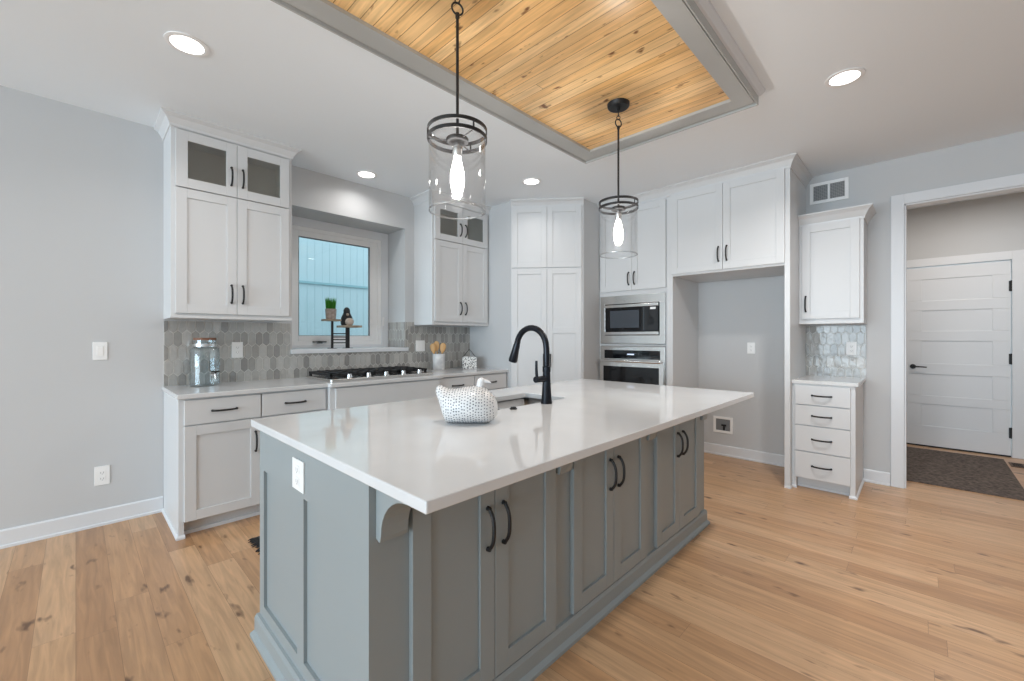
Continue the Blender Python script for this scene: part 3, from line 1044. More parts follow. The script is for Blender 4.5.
for cx_ in (0.607, 1.387, 2.160, 2.925):
    hw = 0.042
    prof = [(IY0, 0.727), (IY0 - 0.022, 0.722), (IY0 - 0.026, 0.735)]
    for i in range(9):
        a = i / 8 * PI / 2
        prof.append((IY0 - 0.155 + 0.128 * math.cos(a), 0.742 + 0.118 * math.sin(a)))
    prof += [(IY0 - 0.160, 0.862), (IY0 - 0.160, 0.884), (IY0, 0.884)]
    f = MB(); f.extrude(prof, 0, cx_ - hw, cx_ + hw); f.build('corbel', M['grey'], il, True, 0.0012)

# island worktop with the sink cut-out
it = MB()
outer = [(3.058, 2.099), (0.531, 2.099), (0.531, 0.774), (3.058, 0.774)]
inner = rounded(SX0, SX1, SY0, SY1, 0.035)
k = len(inner) // 4
for zz, up in ((0.8845, False), (ZT, True)):
    b = len(it.v)
    it.v += [(x, y, zz) for x, y in outer] + [(x, y, zz) for x, y in inner]
    for c in range(4):
        for i in range(k - 1):
            it.f.append((b + c, b + 4 + c * k + i, b + 4 + c * k + i + 1)); it.m.append(0)
        nx = (c + 1) % 4
        it.f.append((b + c, b + 4 + c * k + k - 1, b + 4 + nx * k, b + nx)); it.m.append(0)
n4 = 4 + len(inner)
for c in range(4):
    it.f.append((c, (c + 1) % 4, (c + 1) % 4 + n4, c + n4)); it.m.append(0)
for i in range(len(inner)):
    j = (i + 1) % len(inner)
    it.f.append((4 + i, 4 + j, 4 + j + n4, 4 + i + n4)); it.m.append(0)
tag(rebase(it.build('island_countertop', M['quartz'], bevel=0.003)), 'large white polished quartz top of the grey island', 'countertop')

# undermount double sink
sk = thing('sink', 'stainless undermount double sink set in the island top', 'sink', (1.725, 1.67, 0.66))
def bowl(x0, x1, y0, y1, z0, z1):
    mb = MB()
    rings = [(rounded(x0, x1, y0, y1, 0.035), z1), (rounded(x0 + 0.006, x1 - 0.006, y0 + 0.006, y1 - 0.006, 0.05), z0 + 0.04),
             (rounded(x0 + 0.03, x1 - 0.03, y0 + 0.03, y1 - 0.03, 0.05), z0 + 0.004), (rounded((x0 + x1) / 2 - 0.045, (x0 + x1) / 2 + 0.045, (y0 + y1) / 2 - 0.045, (y0 + y1) / 2 + 0.045, 0.04), z0)]
    n = len(rings[0][0])
    v = [(x, y, z) for R_, z in rings for x, y in R_]
    f_ = [(a * n + i, a * n + (i + 1) % n, (a + 1) * n + (i + 1) % n, (a + 1) * n + i) for a in range(len(rings) - 1) for i in range(n)]
    f_.append(tuple((len(rings) - 1) * n + i for i in range(n)))
    mb.add(v, f_)
    o = mb.build('bowl', M['steel_sink'], sk, True, smooth=True)
    s_ = o.modifiers.new('solid', 'SOLIDIFY'); s_.thickness = 0.002; s_.offset = 1
    d = MB(); d.lathe([(0.0, 0.001), (0.038, 0.001), (0.042, 0.004), (0.036, 0.006), (0.02, 0.003), (0.0, 0.003)], ((x0 + x1) / 2, (y0 + y1) / 2, z0), 20)
    d.build('drain', M['chrome'], sk, True, smooth=True)
bowl(SX0 - 0.004, 1.615, SY0 - 0.004, SY1 + 0.004, 0.67, 0.878)
bowl(1.640, SX1 + 0.004, SY0 - 0.004, SY1 + 0.004, 0.67, 0.878)
f = MB(); f.box(SX0 - 0.03, SX1 + 0.03, SY0 - 0.03, SY0 - 0.004, 0.876, 0.8835); f.box(SX0 - 0.03, SX1 + 0.03, SY1 + 0.004, SY1 + 0.03, 0.876, 0.8835)
f.box(SX0 - 0.03, SX0 - 0.004, SY0 - 0.004, SY1 + 0.004, 0.876, 0.8835); f.box(SX1 + 0.004, SX1 + 0.03, SY0 - 0.004, SY1 + 0.004, 0.876, 0.8835)
f.box(1.614, 1.641, SY0 - 0.004, SY1 + 0.004, 0.868, 0.880)
f.build('rim', M['steel_sink'], sk, True, 0.002)

# faucet
fa = thing('faucet', 'tall matte black gooseneck faucet standing on the island top', 'faucet', (1.78, 1.460, ZT))
f = MB(); f.lathe([(0.0, 0), (0.031, 0), (0.031, 0.008), (0.029, 0.014), (0.0255, 0.06), (0.0215, 0.125), (0.0205, 0.17), (0.0225, 0.172), (0.0225, 0.20), (0.017, 0.204), (0, 0.204)], seg=24)
f.build('body', M['faucet'], fa, smooth=True)
pts = [(0, 0, 0.19), (0, 0, 0.26), (0, 0.002, 0.30)]
for i in range(1, 15):
    a = PI - i / 14 * PI * 0.93
    pts.append((0, 0.112 + 0.110 * math.cos(a), 0.302 + 0.110 * math.sin(a)))
f = MB(); f.tube(pts, 0.0172, 14); f.build('spout', M['faucet'], fa, smooth=True)
e = Vector(pts[-1]); d = (Vector(pts[-1]) - Vector(pts[-2])).normalized()
f = MB(); f.tube([e - d * 0.01, e + d * 0.006, e + d * 0.012, e + d * 0.055, e + d * 0.105, e + d * 0.115], [0.018, 0.018, 0.0195, 0.022, 0.0265, 0.024], 16)
sh = f.build('spray_head', M['faucet'], fa, smooth=True)
f = MB(); f.box(-0.008, 0.008, e.y + 0.018, e.y + 0.036, e.z - 0.075, e.z - 0.045); f.build('spray_button', M['blackmatte'], sh, bevel=0.003)
f = MB(); f.tube([(-0.018, 0, 0.135), (-0.092, 0, 0.135)], 0.0165, 16); f.tube([(-0.080, 0, 0.135), (-0.085, 0, 0.19), (-0.085, 0, 0.235)], [0.008, 0.0075, 0.0065], 10)
f.build('lever', M['faucet'], fa, smooth=True)
f = MB(); f.lathe([(0.0, 0), (0.019, 0), (0.019, 0.004), (0.014, 0.006), (0.014, 0.011), (0, 0.012)], (1.522, 1.462, ZT), 20)
tag(rebase(f.build('disposal_button', M['black'], smooth=True)), 'small round black button on the island top beside the sink', 'button')

# speckled ceramic bird
hn = thing('ceramic_bird', 'white ceramic bird vessel covered in dark dots on the island', 'ornament', (1.157, 1.373, ZT), math.atan2(-0.7189, 0.6951))
prof = [(-0.139, 0.125, 0.140, 0.006), (-0.135, 0.112, 0.150, 0.020), (-0.127, 0.095, 0.155, 0.032), (-0.116, 0.062, 0.155, 0.045), (-0.106, 0.028, 0.150, 0.056), (-0.094, 0.004, 0.145, 0.066),
        (-0.078, 0.0, 0.141, 0.076), (-0.055, 0.0, 0.141, 0.086), (-0.028, 0.0, 0.146, 0.093), (0.000, 0.0, 0.151, 0.096), (0.028, 0.0, 0.154, 0.095), (0.052, 0.0, 0.152, 0.090), (0.074, 0.0, 0.142, 0.081), (0.092, 0.005, 0.126, 0.068), (0.108, 0.016, 0.106, 0.050), (0.119, 0.032, 0.086, 0.028), (0.122, 0.048, 0.070, 0.008)]
def hen_pt(u, a):
    for i in range(len(prof) - 1):
        if prof[i][0] <= u <= prof[i + 1][0]:
            q = (u - prof[i][0]) / (prof[i + 1][0] - prof[i][0])
            zb, zt, ry = [prof[i][k] * (1 - q) + prof[i + 1][k] * q for k in (1, 2, 3)]
            break
    c_, s_ = math.cos(a), math.sin(a)
    e = 0.93
    return Vector((u, ry * math.copysign(abs(c_) ** e, c_), (zb + zt) / 2 + (zt - zb) / 2 * math.copysign(abs(s_) ** e, s_)))
f = MB(); sg = 36; vv, ff = [], []
for p in prof:
    for k in range(sg):
        vv.append(tuple(hen_pt(p[0], 2 * PI * k / sg)))
for i in range(len(prof) - 1):
    for k in range(sg):
        ff.append((i * sg + k, i * sg + (k + 1) % sg, (i + 1) * sg + (k + 1) % sg, (i + 1) * sg + k))
ff += [tuple(reversed(range(sg))), tuple((len(prof) - 1) * sg + k for k in range(sg))]
f.add(vv, ff)
# glazed dots: small raised discs in rows around the body
u, row = -0.131, 0
while u < 0.112:
    ring_len = sum((hen_pt(u, 2 * PI * (k + 1) / 24) - hen_pt(u, 2 * PI * k / 24)).length for k in range(24))
    nd = max(4, int(ring_len / 0.0128))
    # equal arc-length steps
    samp = [hen_pt(u, 2 * PI * k / 120) for k in range(121)]
    cum = [0.0]
    for k in range(120): cum.append(cum[-1] + (samp[k + 1] - samp[k]).length)
    for d_ in range(nd):
        t_ = ((d_ + 0.5 * (row % 2)) / nd + random.uniform(-0.12, 0.12) / nd) % 1.0 * cum[-1]
        k = max(0, min(119, next(i for i in range(120) if cum[i + 1] >= t_)))
        a = 2 * PI * (k + (t_ - cum[k]) / max(1e-9, cum[k + 1] - cum[k])) / 120
        uu = u + random.uniform(-0.0016, 0.0016)
        p = hen_pt(uu, a)
        if p.z < 0.004: continue
        nrm = (hen_pt(uu, a + 0.03) - p).cross(hen_pt(min(0.121, uu + 0.003), a) - p)
        if nrm.length < 1e-12: continue
        nrm.normalize()
        ctr = Vector((-0.01, 0, 0.075))
        if nrm.dot(p - ctr) < 0: nrm = -nrm
        t1 = nrm.orthogonal().normalized(); t2 = nrm.cross(t1)
        r_ = random.uniform(0.0024, 0.0033)
        disc = [tuple(p + nrm * 0.0006 + (t1 * math.cos(2 * PI * q / 8) + t2 * math.sin(2 * PI * q / 8)) * r_) for q in range(8)] + [tuple(p + nrm * 0.0016)]
        f.add(disc, [(q, (q + 1) % 8, 8) for q in range(8)], 1)
    u += 0.0112; row += 1
o = f.build('body', [M['henwhite'], M['hendot']], hn, smooth=True)
f = MB(); f.tube([(0.045, 0, 0.13), (0.048, 0, 0.155), (0.052, 0, 0.172), (0.056, 0, 0.182), (0.058, 0, 0.188)], [0.020, 0.0155, 0.0165, 0.013, 0.005], 16)
f.tube([(0.058, 0, 0.174), (0.078, 0, 0.172), (0.094, 0, 0.166)], [0.010, 0.007, 0.002], 10)
f.build('head', M['henwhite'], hn, smooth=True)

# ------------------------------------------------------------------ cooktop
ck = thing('gas_cooktop', 'stainless gas cooktop with black grates under the window', 'cooktop', (1.915, 3.67, ZT))
f = MB(); f.prism(rounded(1.42, 2.41, 3.385, 3.93, 0.02, 4), ZT + 0.0003, ZT + 0.020); f.build('tray', M['steel'], ck, True, 0.003)
CX = [(1.445, 1.755), (1.760, 2.070), (2.075, 2.385)]
for a, b in CX:
    f = MB()
    y0, y1, z0, z1 = 3.462, 3.915, 0.950, 0.972
    f.box(a, b, y0, y0 + 0.018, z0, z1); f.box(a, b, y1 - 0.018, y1, z0, z1); f.box(a, a + 0.018, y0, y1, z0, z1); f.box(b - 0.018, b, y0, y1, z0, z1)
    for q in (0.25, 0.5, 0.75):
        f.box(a + (b - a) * q - 0.008, a + (b - a) * q + 0.008, y0, y1, z0 + 0.004, z1 + 0.004)
        yy = y0 + (y1 - y0) * q
        f.box(a, b, yy - 0.008, yy + 0.008, z0 + 0.004, z1 + 0.003)
    for xx in (a + 0.012, b - 0.012):
        for yy in (y0 + 0.012, y1 - 0.012):
            f.box(xx - 0.010, xx + 0.010, yy - 0.010, yy + 0.010, ZT + 0.0195, z0 + 0.002)
    f.build('grate', M['iron'], ck, True, 0.002)
for (x, y) in ((1.60, 3.58), (1.60, 3.81), (1.915, 3.70), (2.23, 3.58), (2.23, 3.81)):
    f = MB(); f.lathe([(0, 0), (0.05, 0), (0.05, 0.012), (0.036, 0.016), (0.036, 0.022), (0, 0.024)], (x, y, ZT + 0.0195), 20); f.build('burner', M['blackmatte'], ck, True, smooth=True)
for x in (1.590, 1.760, 1.927, 2.100, 2.272):
    f = MB(); f.lathe([(0, 0), (0.025, 0), (0.025, 0.004), (0.021, 0.007), (0.019, 0.032), (0.015, 0.036), (0, 0.036)], (x, 3.425, ZT + 0.0195), 18)
    f.build('knob', M['chrome'], ck, True, smooth=True)

# ------------------------------------------------------------------ things on the wall counter
jr = thing('drink_dispenser', 'clear glass drink dispenser with wooden lid on the wall counter', 'dispenser', (0.672, 3.845, ZT))
f = MB()
f.lathe([(0.0, 0.0), (0.088, 0.0), (0.094, 0.008), (0.094, 0.262), (0.088, 0.278), (0.072, 0.288), (0.070, 0.338), (0.066, 0.338), (0.068, 0.285), (0.084, 0.274), (0.090, 0.260), (0.090, 0.012), (0.0, 0.010)], seg=40)
f.build('jar', M['jar'], jr, smooth=True)
f = MB(); f.lathe([(0, 0.338), (0.068, 0.338), (0.071, 0.341), (0.071, 0.352), (0.068, 0.356), (0, 0.356)], seg=36); f.build('lid', M['wood_lid'], jr, smooth=True)
f = MB(); f.lathe([(0.0715, 0.292), (0.0745, 0.292), (0.0745, 0.312), (0.0715, 0.312)], seg=36, closed=True); f.build('neck_band', M['chrome'], jr, smooth=True)
a = math.atan2(-3.8, -0.1)
sdx, sdy = 0.35, -0.937
f = MB(); f.tube([(sdx * 0.092, sdy * 0.092, 0.085), (sdx * 0.13, sdy * 0.13, 0.085)], 0.010, 12)
f.tube([(sdx * 0.124, sdy * 0.124, 0.09), (sdx * 0.128, sdy * 0.128, 0.055)], [0.011, 0.008], 12)
f.tube([(sdx * 0.092, sdy * 0.092, 0.085), (sdx * 0.099, sdy * 0.099, 0.085)], 0.019, 14)
sp = f.build('spigot', M['chrome'], jr, smooth=True)
f = MB(); f.box(sdx * 0.125 - 0.024, sdx * 0.125 + 0.024, sdy * 0.125 - 0.006, sdy * 0.125 + 0.006, 0.103, 0.113); f.tube([(sdx * 0.125, sdy * 0.125, 0.09), (sdx * 0.125, sdy * 0.125, 0.105)], 0.006, 8)
f.build('tap_lever', M['black'], sp)

CRX, CRY = 2.81, 3.85
f = MB(); f.lathe([(0, 0), (0.062, 0), (0.066, 0.006), (0.068, 0.175), (0.064, 0.178), (0.060, 0.172), (0.058, 0.012), (0, 0.012)], (CRX, CRY, ZT), 36)
tag(rebase(f.build('utensil_crock', M['marble'], smooth=True)), 'pale marble crock holding wooden spoons right of the cooktop', 'crock')
sp_l = ['wooden spoon leaning left in the marble crock', 'wooden spatula standing in the middle of the marble crock', 'wooden spoon leaning right in the marble crock']
for i, (dx, dy, lx, ly) in enumerate(((-0.4, 0.42, -0.62, 0.60), (0.05, 0.25, -0.05, 0.5), (0.3, -0.3, 0.42, -0.42))):
    p0 = Vector((CRX + dx * 0.04, CRY + dy * 0.04, ZT + 0.014)); p1 = Vector((CRX + lx * 0.075, CRY + ly * 0.075, ZT + (0.25, 0.27, 0.25)[i])); dd = (p1 - p0).normalized()
    f = MB(); f.tube([p0, p0 + dd * 0.19], [0.006, 0.007], 8)
    c = p0 + dd * (0.225, 0.25, 0.23)[i]
    lat = dd.cross(Vector((0.7189, 0.6951, 0))).normalized(); th = dd.cross(lat)
    vv, ff = [], []
    for ring_ in range(7):
        tt = -1 + 2 * ring_ / 6
        rw = (0.010 + 0.022 * math.sqrt(max(0, 1 - ((tt - 0.25) / 1.0) ** 2 * 0.9))) if ring_ < 6 else 0.012
        for k in range(10):
            a = 2 * PI * k / 10
            vv.append(tuple(c + dd * tt * 0.055 + lat * rw * math.cos(a) + th * 0.006 * math.sin(a)))
    for r_ in range(6):
        for k in range(10):
            ff.append((r_ * 10 + k, r_ * 10 + (k + 1) % 10, (r_ + 1) * 10 + (k + 1) % 10, (r_ + 1) * 10 + k))
    ff += [tuple(reversed(range(10))), tuple(60 + k for k in range(10))]
    f.add(vv, ff)
    tag(rebase(f.build('wooden_spatula' if i == 1 else 'wooden_spoon', M['spoon'], smooth=True)), sp_l[i], 'utensil', 'wooden utensils in the crock')

ln = thing('house_lantern', 'small house-shaped white speckled lantern with wire handle near the pantry wall', 'lantern', (3.15, 3.73, ZT), math.radians(-36))
f = MB(); f.extrude([(-0.080, 0.0), (0.080, 0.0), (0.080, 0.125), (0.060, 0.140), (-0.060, 0.140), (-0.080, 0.125)], 1, -0.05, 0.05); f.build('body', M['lantern'], ln, bevel=0.003)
f = MB(); f.tube([(-0.078, 0, 0.128), (-0.045, 0, 0.168), (0, 0, 0.225), (0.045, 0, 0.168), (0.078, 0, 0.128)], 0.0035, 8); f.build('wire_handle', M['black'], ln)

# ------------------------------------------------------------------ things on the window sill
st = thing('plant_stand', 'black metal stand with two small wooden shelves on the window sill', 'stand', (1.82, 4.12, 1.165))
z0 = 1.165
f = MB(); f.box(1.725, 1.743, 4.10, 4.118, z0, 1.432); f.box(1.870, 1.905, 4.10, 4.118, z0, 1.372)
for z in (1.215, 1.247, 1.272, 1.305):
    f.box(1.743, 1.870, 4.104, 4.114, z, z + 0.010)
f.box(1.70, 1.77, 4.08, 4.14, z0, z0 + 0.004); f.box(1.85, 1.93, 4.08, 4.14, z0, z0 + 0.004)
f.build('frame', M['blackmatte'], st, True)
f = MB(); f.box(1.652, 1.800, 4.05, 4.17, 1.431, 1.449); f.build('shelf', M['driftwood'], st, True, 0.003)
f = MB(); f.box(1.812, 1.980, 3.985, 4.195, 1.371, 1.392); f.build('shelf', M['driftwood'], st, True, 0.003)
pp = thing('potted_grass', 'small pot of bright green grass on the upper shelf of the sill stand', 'plant', (1.722, 4.11, 1.449))
f = MB(); f.lathe([(0, 0), (0.040, 0), (0.045, 0.004), (0.052, 0.098), (0.048, 0.100), (0.046, 0.088), (0, 0.086)], seg=24); f.build('pot', M['terracotta'], pp, smooth=True)
f = MB()
for i in range(230):
    r = 0.044 * math.sqrt(random.random()); a = random.random() * 2 * PI
    x, y = r * math.cos(a), r * math.sin(a)
    hgt = random.uniform(0.09, 0.14); lean = random.uniform(0.05, 0.35)
    dx, dy = math.cos(a) * lean * 0.045, math.sin(a) * lean * 0.045
    w_ = 0.0022; b = random.random() * PI
    wx, wy = w_ * math.cos(b), w_ * math.sin(b)
    v = [(x - wx, y - wy, 0.084), (x + wx, y + wy, 0.084), (x + dx * 0.5 + wx, y + dy * 0.5 + wy, 0.084 + hgt * 0.6), (x + dx * 0.5 - wx, y + dy * 0.5 - wy, 0.084 + hgt * 0.6), (x + dx, y + dy, 0.084 + hgt)]
    f.add(v, [(0, 1, 2, 3), (3, 2, 4)])
g_ = f.build('grass', M['grass'], pp); g_['kind'] = 'stuff'
bd_ = thing('black_bird_figurine', 'black rounded figurine with pale face on the lower shelf of the sill stand', 'ornament', (1.888, 4.128, 1.392))
f = MB(); f.lathe([(0, 0), (0.048, 0), (0.056, 0.012), (0.059, 0.042), (0.052, 0.080), (0.037, 0.114), (0.031, 0.131), (0.032, 0.147), (0.027, 0.165), (0.014, 0.180), (0, 0.183)], seg=28)
f.build('body', M['blackmatte'], bd_, smooth=True)
f = MB(); f.lathe([(0, -0.014), (0.010, -0.010), (0.014, 0), (0.010, 0.010), (0, 0.014)], (-0.012, -0.044, 0.108), 14); f.build('face', M['pebble'], bd_, smooth=True)
f = MB(); f.lathe([(0, 0.0), (0.022, 0.003), (0.036, 0.016), (0.041, 0.036), (0.036, 0.054), (0.022, 0.067), (0, 0.071)], (1.870, 4.028, 1.392), 24)
tag(rebase(f.build('round_stone', M['pebble'], smooth=True)), 'round beige stone in front of the black figurine', 'stone')


# ------------------------------------------------------------------ electrical plates (local: plate on wall, front = -y)
def outlet(name, label, loc, rotz, w=0.072, h=0.118, kind='duplex', group='electrical plates on walls and island'):
    t = thing(name, label, 'switch' if 'switch' in name else 'outlet', loc, rotz, group)
    mb = MB(); mb.box(-w / 2, w / 2, -0.006, 0, 0, h); mb.build('plate', M['plate'], t, bevel=0.002)
    if kind == 'duplex':
        for zc in (h / 2 - 0.02, h / 2 + 0.02):
            mb = MB(); mb.prism([(-0.017, -0.008), (0.017, -0.008), (0.017, -0.006), (-0.017, -0.006)], zc - 0.014, zc + 0.014)
            r = mb.build('receptacle', M['plate'], t, bevel=0.001)
            mb = MB(); mb.box(-0.009, -0.006, -0.0085, -0.008, zc - 0.006, zc + 0.006); mb.box(0.005, 0.008, -0.0085, -0.008, zc - 0.006, zc + 0.006); mb.box(-0.002, 0.003, -0.0085, -0.008, zc - 0.012, zc - 0.007)
            mb.build('slot', M['slot'], r)
    else:
        for xc in ((0,) if w < 0.1 else (-0.024, 0.024)):
            mb = MB(); mb.box(xc - 0.016, xc + 0.016, -0.009, -0.006, h / 2 - 0.033, h / 2 + 0.033); mb.build('rocker', M['plate'], t, bevel=0.002)
    return t


outlet('light_switch', 'white light switch on the grey wall left of the cabinets', (0.115, YA, 1.120), 0, 0.072, 0.122, 'rocker')
outlet('wall_outlet', 'white outlet low on the grey wall at left', (0.125, YA, 0.272), 0, 0.076, 0.128)
outlet('wall_outlet', 'white outlet in the tile between glass dispenser and cooktop', (0.912, YA - 0.0075, 1.108), 0, 0.078, 0.128)
outlet('light_switch', 'white double switch plate in the tile left of the marble crock', (2.655, YA - 0.0075, 1.118), 0, 0.118, 0.122, 'rocker')
outlet('wall_outlet', 'white outlet on the small tile patch over the drawer cabinet', (XB - 0.0075, 0.444, 1.115), RZ, 0.076, 0.118)
outlet('wall_outlet', 'white outlet on the back wall of the fridge alcove', (XB, 1.257, 1.105), RZ, 0.072, 0.115)
outlet('wall_outlet', 'white outlet on the grey end panel of the island', (IX0, 1.565, 0.737), RZ + 0.0, 0.105, 0.108)

wb = thing('water_supply_box', 'white recessed water valve box low in the fridge alcove', 'valve box', (XB, 1.53, 0.242), RZ)
f = MB(); rect_frame(f, -0.098, 0.098, 0, 0.175, 0.026, 0.026, 0.026, 0.026, -0.010, 0); f.build('frame', M['plate'], wb, bevel=0.002)
f = MB(); f.box(-0.073, 0.073, -0.003, -0.001, 0.025, 0.150); f.build('recess', M['shadow_grey'], wb)
f = MB(); f.tube([(0.01, -0.008, 0.03), (0.01, -0.008, 0.08)], 0.009, 10); f.tube([(-0.012, -0.014, 0.085), (0.032, -0.014, 0.085)], 0.010, 10); f.build('valve', M['dark'], wb)

vt = thing('air_vent', 'white wall air vent with dark grille above the narrow cabinet', 'vent', (XB, 0.609, 2.530), RZ)
f = MB(); rect_frame(f, -0.145, 0.145, 0, 0.195, 0.028, 0.028, 0.028, 0.028, -0.012, 0); f.box(-0.008, 0.008, -0.012, 0, 0.028, 0.167)
f.build('frame', M['vent_white'], vt, bevel=0.002)
f = MB(); f.box(-0.12, 0.12, -0.003, -0.001, 0.025, 0.170); f.build('backing', M['shadow_grey'], vt)
f = MB()
for i in range(10):
    z = 0.033 + i * 0.0135
    for (a, b) in ((-0.117, -0.008), (0.008, 0.117)):
        f.add([(a, -0.010, z), (b, -0.010, z), (b, -0.004, z + 0.006), (a, -0.004, z + 0.006), (a, -0.009, z - 0.001), (b, -0.009, z - 0.001), (b, -0.003, z + 0.005), (a, -0.003, z + 0.005)],
              [(0, 1, 2, 3), (4, 5, 6, 7), (0, 1, 5, 4), (2, 3, 7, 6), (0, 3, 7, 4), (1, 2, 6, 5)])
for s_ in (-1, 1):
    for i in range(8):
        x = s_ * (0.012 + i * 0.0145)
        f.box(x - 0.001, x + 0.001, -0.0085, -0.006, 0.028, 0.167)
f.build('louvres', M['slot'], vt)

# ------------------------------------------------------------------ pendants
def pendant(x, y, label):
    t = thing('pendant_lamp', label, 'pendant lamp', (x, y, 1.785), 0, 'glass cylinder pendants over the island')
    Z = lambda z: z - 1.785
    f = MB(); f.lathe([(0, Z(2.702)), (0.060, Z(2.702)), (0.066, Z(2.708)), (0.068, Z(2.726)), (0, Z(2.726))], seg=32); f.lathe([(0, Z(2.685)), (0.010, Z(2.685)), (0.010, Z(2.702)), (0, Z(2.702))], seg=12)
    f.build('canopy', M['black'], t, smooth=True)
    f = MB()
    def torus(cz, R_, r_, ang, sz=1.0):
        pts = []
        for k in range(17):
            a = 2 * PI * k / 16
            q = Vector((R_ * math.cos(a), 0, R_ * sz * math.sin(a)))
            pts.append((q.x * math.cos(ang), q.x * math.sin(ang), cz + q.z))
        f.tube(pts, r_, 8, False)
    torus(Z(2.668), 0.011, 0.0028, 0.6, 1.8); torus(Z(2.641), 0.010, 0.0028, 2.2, 1.2); torus(Z(2.607), 0.024, 0.0038, -0.3)
    f.build('chain_link', M['black'], t, smooth=True)
    f = MB(); f.tube([(0, 0, Z(2.585)), (0, 0, Z(2.062))], 0.0062, 10); f.tube([(0, 0, Z(2.588)), (0, 0, Z(2.57))], 0.009, 10)
    f.build('rod', M['black'], t, smooth=True)
    f = MB()
    for z in (2.076, 2.110):
        f.lathe([(0.1165, Z(z - 0.0075)), (0.1205, Z(z - 0.0075)), (0.1205, Z(z + 0.0075)), (0.1165, Z(z + 0.0075))], seg=48, closed=True)
    for k in range(3):
        a = 0.4 + k * 2 * PI / 3
        c, s_ = math.cos(a), math.sin(a)
        f.tube([(0.1185 * c, 0.1185 * s_, Z(2.07)), (0.1185 * c, 0.1185 * s_, Z(2.115))], 0.0035, 6)
        f.tube([(0.03 * c, 0.03 * s_, Z(2.072)), (0.118 * c, 0.118 * s_, Z(2.072))], 0.003, 6)
    f.lathe([(0, Z(2.064)), (0.042, Z(2.064)), (0.045, Z(2.068)), (0.045, Z(2.078)), (0.040, Z(2.082)), (0, Z(2.082))], seg=28)
    f.build('ring_frame', M['black'], t, smooth=True)
    f = MB(); f.lathe([(0.1115, Z(1.785)), (0.1145, Z(1.785)), (0.1145, Z(2.085)), (0.1115, Z(2.085))], seg=56, closed=True)
    sh_ = f.build('glass_shade', M['shade'], t, smooth=True)
    f = MB(); f.lathe([(0.1105, Z(1.783)), (0.1153, Z(1.783)), (0.1153, Z(1.7885)), (0.1105, Z(1.7885))], seg=56, closed=True); f.build('rim', M['rim'], sh_, smooth=True)
    pl_ = bpy.data.lights.new('bulb_light', 'POINT'); pl_.energy = 17; pl_.color = (1.0, 0.96, 0.91); pl_.shadow_soft_size = 0.02
    po_ = bpy.data.objects.new('bulb_light', pl_); COL.objects.link(po_); po_.location = (x, y, 1.925)
    f = MB(); f.lathe([(0, Z(2.005)), (0.019, Z(2.005)), (0.0205, Z(2.010)), (0.0205, Z(2.045)), (0.010, Z(2.050)), (0.010, Z(2.066)), (0, Z(2.066))], seg=20); f.build('socket', M['steel'], t, smooth=True)
    f = MB(); f.lathe([(0.0, Z(1.845)), (0.012, Z(1.848)), (0.023, Z(1.868)), (0.028, Z(1.900)), (0.027, Z(1.940)), (0.019, Z(1.980)), (0.0135, Z(2.005)), (0, Z(2.005))], seg=20); f.build('bulb', M['bulb'], t, smooth=True)
    return t


p1 = pendant(1.078, 1.351, 'black pendant with clear glass cylinder, nearer and larger of the pair')
copy_thing(p1, (2.35, 1.351, 1.785), 'black glass pendant at the far end of the island, round canopy visible')
po_ = bpy.data.objects.new('bulb_light', bpy.data.lights['bulb_light']); COL.objects.link(po_); po_.location = (2.35, 1.351, 1.925)


# ------------------------------------------------------------------ recessed downlights
def downlight(x, y, label, power=6, z=ZC):
    t = thing('recessed_light', label, 'downlight', (x, y, z), 0, 'recessed ceiling downlights')
    f = MB(); f.lathe([(0.072, -0.001), (0.095, -0.001), (0.094, -0.005), (0.078, -0.008), (0.072, -0.006)], seg=36, closed=True); f.build('trim_ring', M['vent_white'], t, smooth=True)
    f = MB(); f.lathe([(0, -0.004), (0.073, -0.004), (0.073, -0.001), (0, -0.001)], seg=36); f.build('lens', M['lamp_disc'], t, smooth=True)
    l = area_light('downlight_beam', (x, y, z - 0.012), (0, 0, 0), 0.14, 0.14, power, (1.0, 0.98, 0.96), 'DISK', math.radians(150))
    return t


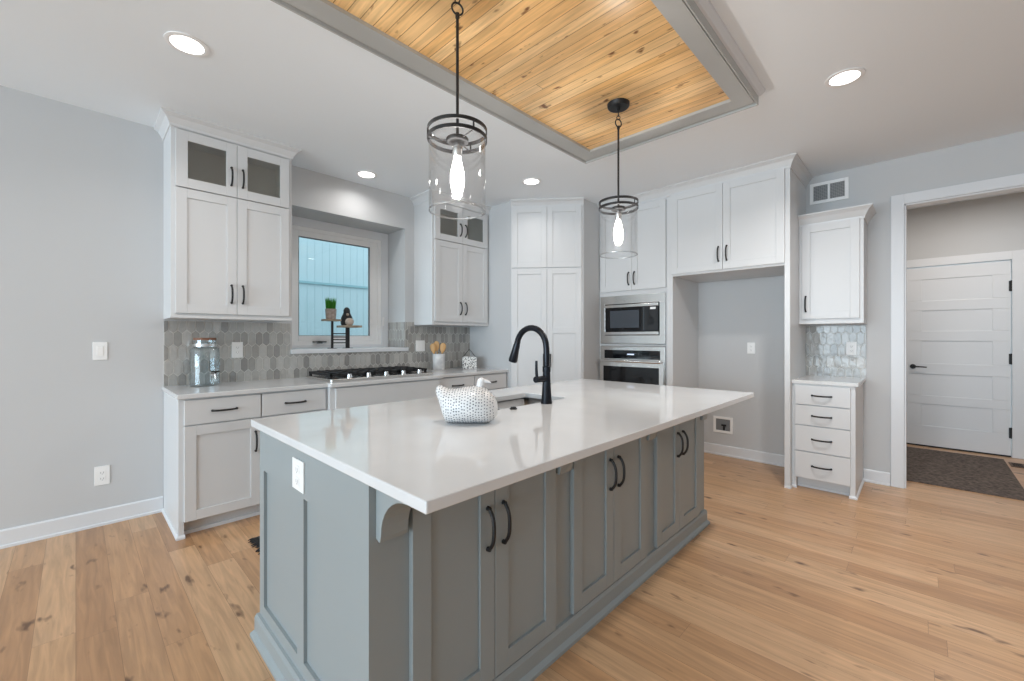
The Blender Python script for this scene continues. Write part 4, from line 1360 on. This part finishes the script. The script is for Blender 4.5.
downlight(0.402, 2.734, 'recessed ceiling light near the left grey wall, largest in view')
downlight(3.129, 0.318, 'recessed ceiling light at the right, beside the beam frame', 20)
downlight(1.886, 3.712, 'recessed ceiling light right above the window', 2.5)
downlight(3.088, 2.722, 'recessed ceiling light in front of the corner pantry', 3)
# extra ceiling lamps added out of view as fill, no fixtures built
for (x, y) in ((-1.6, 2.4), (-1.6, -1.2), (1.8, -1.6), (4.0, -1.6)):
    area_light('downlight_beam', (x, y, ZC - 0.012), (0, 0, 0), 0.14, 0.14, 4, (1.0, 0.97, 0.94), 'DISK', math.radians(150))
area_light('hall_fill_light', (5.9, -0.35, ZC - 0.05), (0, 0, 0), 0.3, 0.3, 14, (1.0, 0.90, 0.80), 'DISK')  # unseen lamp added to brighten the hall

# ------------------------------------------------------------------ floor coverings and register
f = MB(); f.prism(rounded(5.135, 6.70, -0.622, 0.50, 0.01, 2), 0.0005, 0.009)
tag(rebase(f.build('door_mat', M['doormat'])), 'dark brown-grey mat lying in the hall before the white door', 'mat')
rg = thing('fringed_rug', 'dark fringed runner rug on the floor behind the island', 'rug', (1.6, 2.72, 0))
f = MB(); f.box(0.80, 2.5, 2.42, 3.02, 0.0005, 0.010); f.build('weave', M['rug'], rg, True)
f = MB()
for i in range(60):
    y = 2.425 + i * 0.01
    dx, dy = random.uniform(0.035, 0.06), random.uniform(-0.012, 0.012)
    f.tube([(0.80, y, 0.006), (0.80 - dx * 0.6, y + dy * 0.6, 0.009), (0.80 - dx, y + dy, 0.004)], [0.004, 0.0045, 0.0025], 5)
o = f.build('fringe', M['blackmatte'], rg, True); o['kind'] = 'stuff'
fr = thing('floor_register', 'small metal floor register by the hall door casing', 'register', (6.50, -0.70, 0))
f = MB(); f.box(6.40, 6.60, -0.745, -0.645, 0.0005, 0.006); f.build('frame', M['bronze'], fr, True, 0.001)
f = MB()
for i in range(9):
    f.box(6.42 + i * 0.019, 6.428 + i * 0.019, -0.73, -0.66, 0.006, 0.007)
f.build('slots', M['dark'], fr, True)
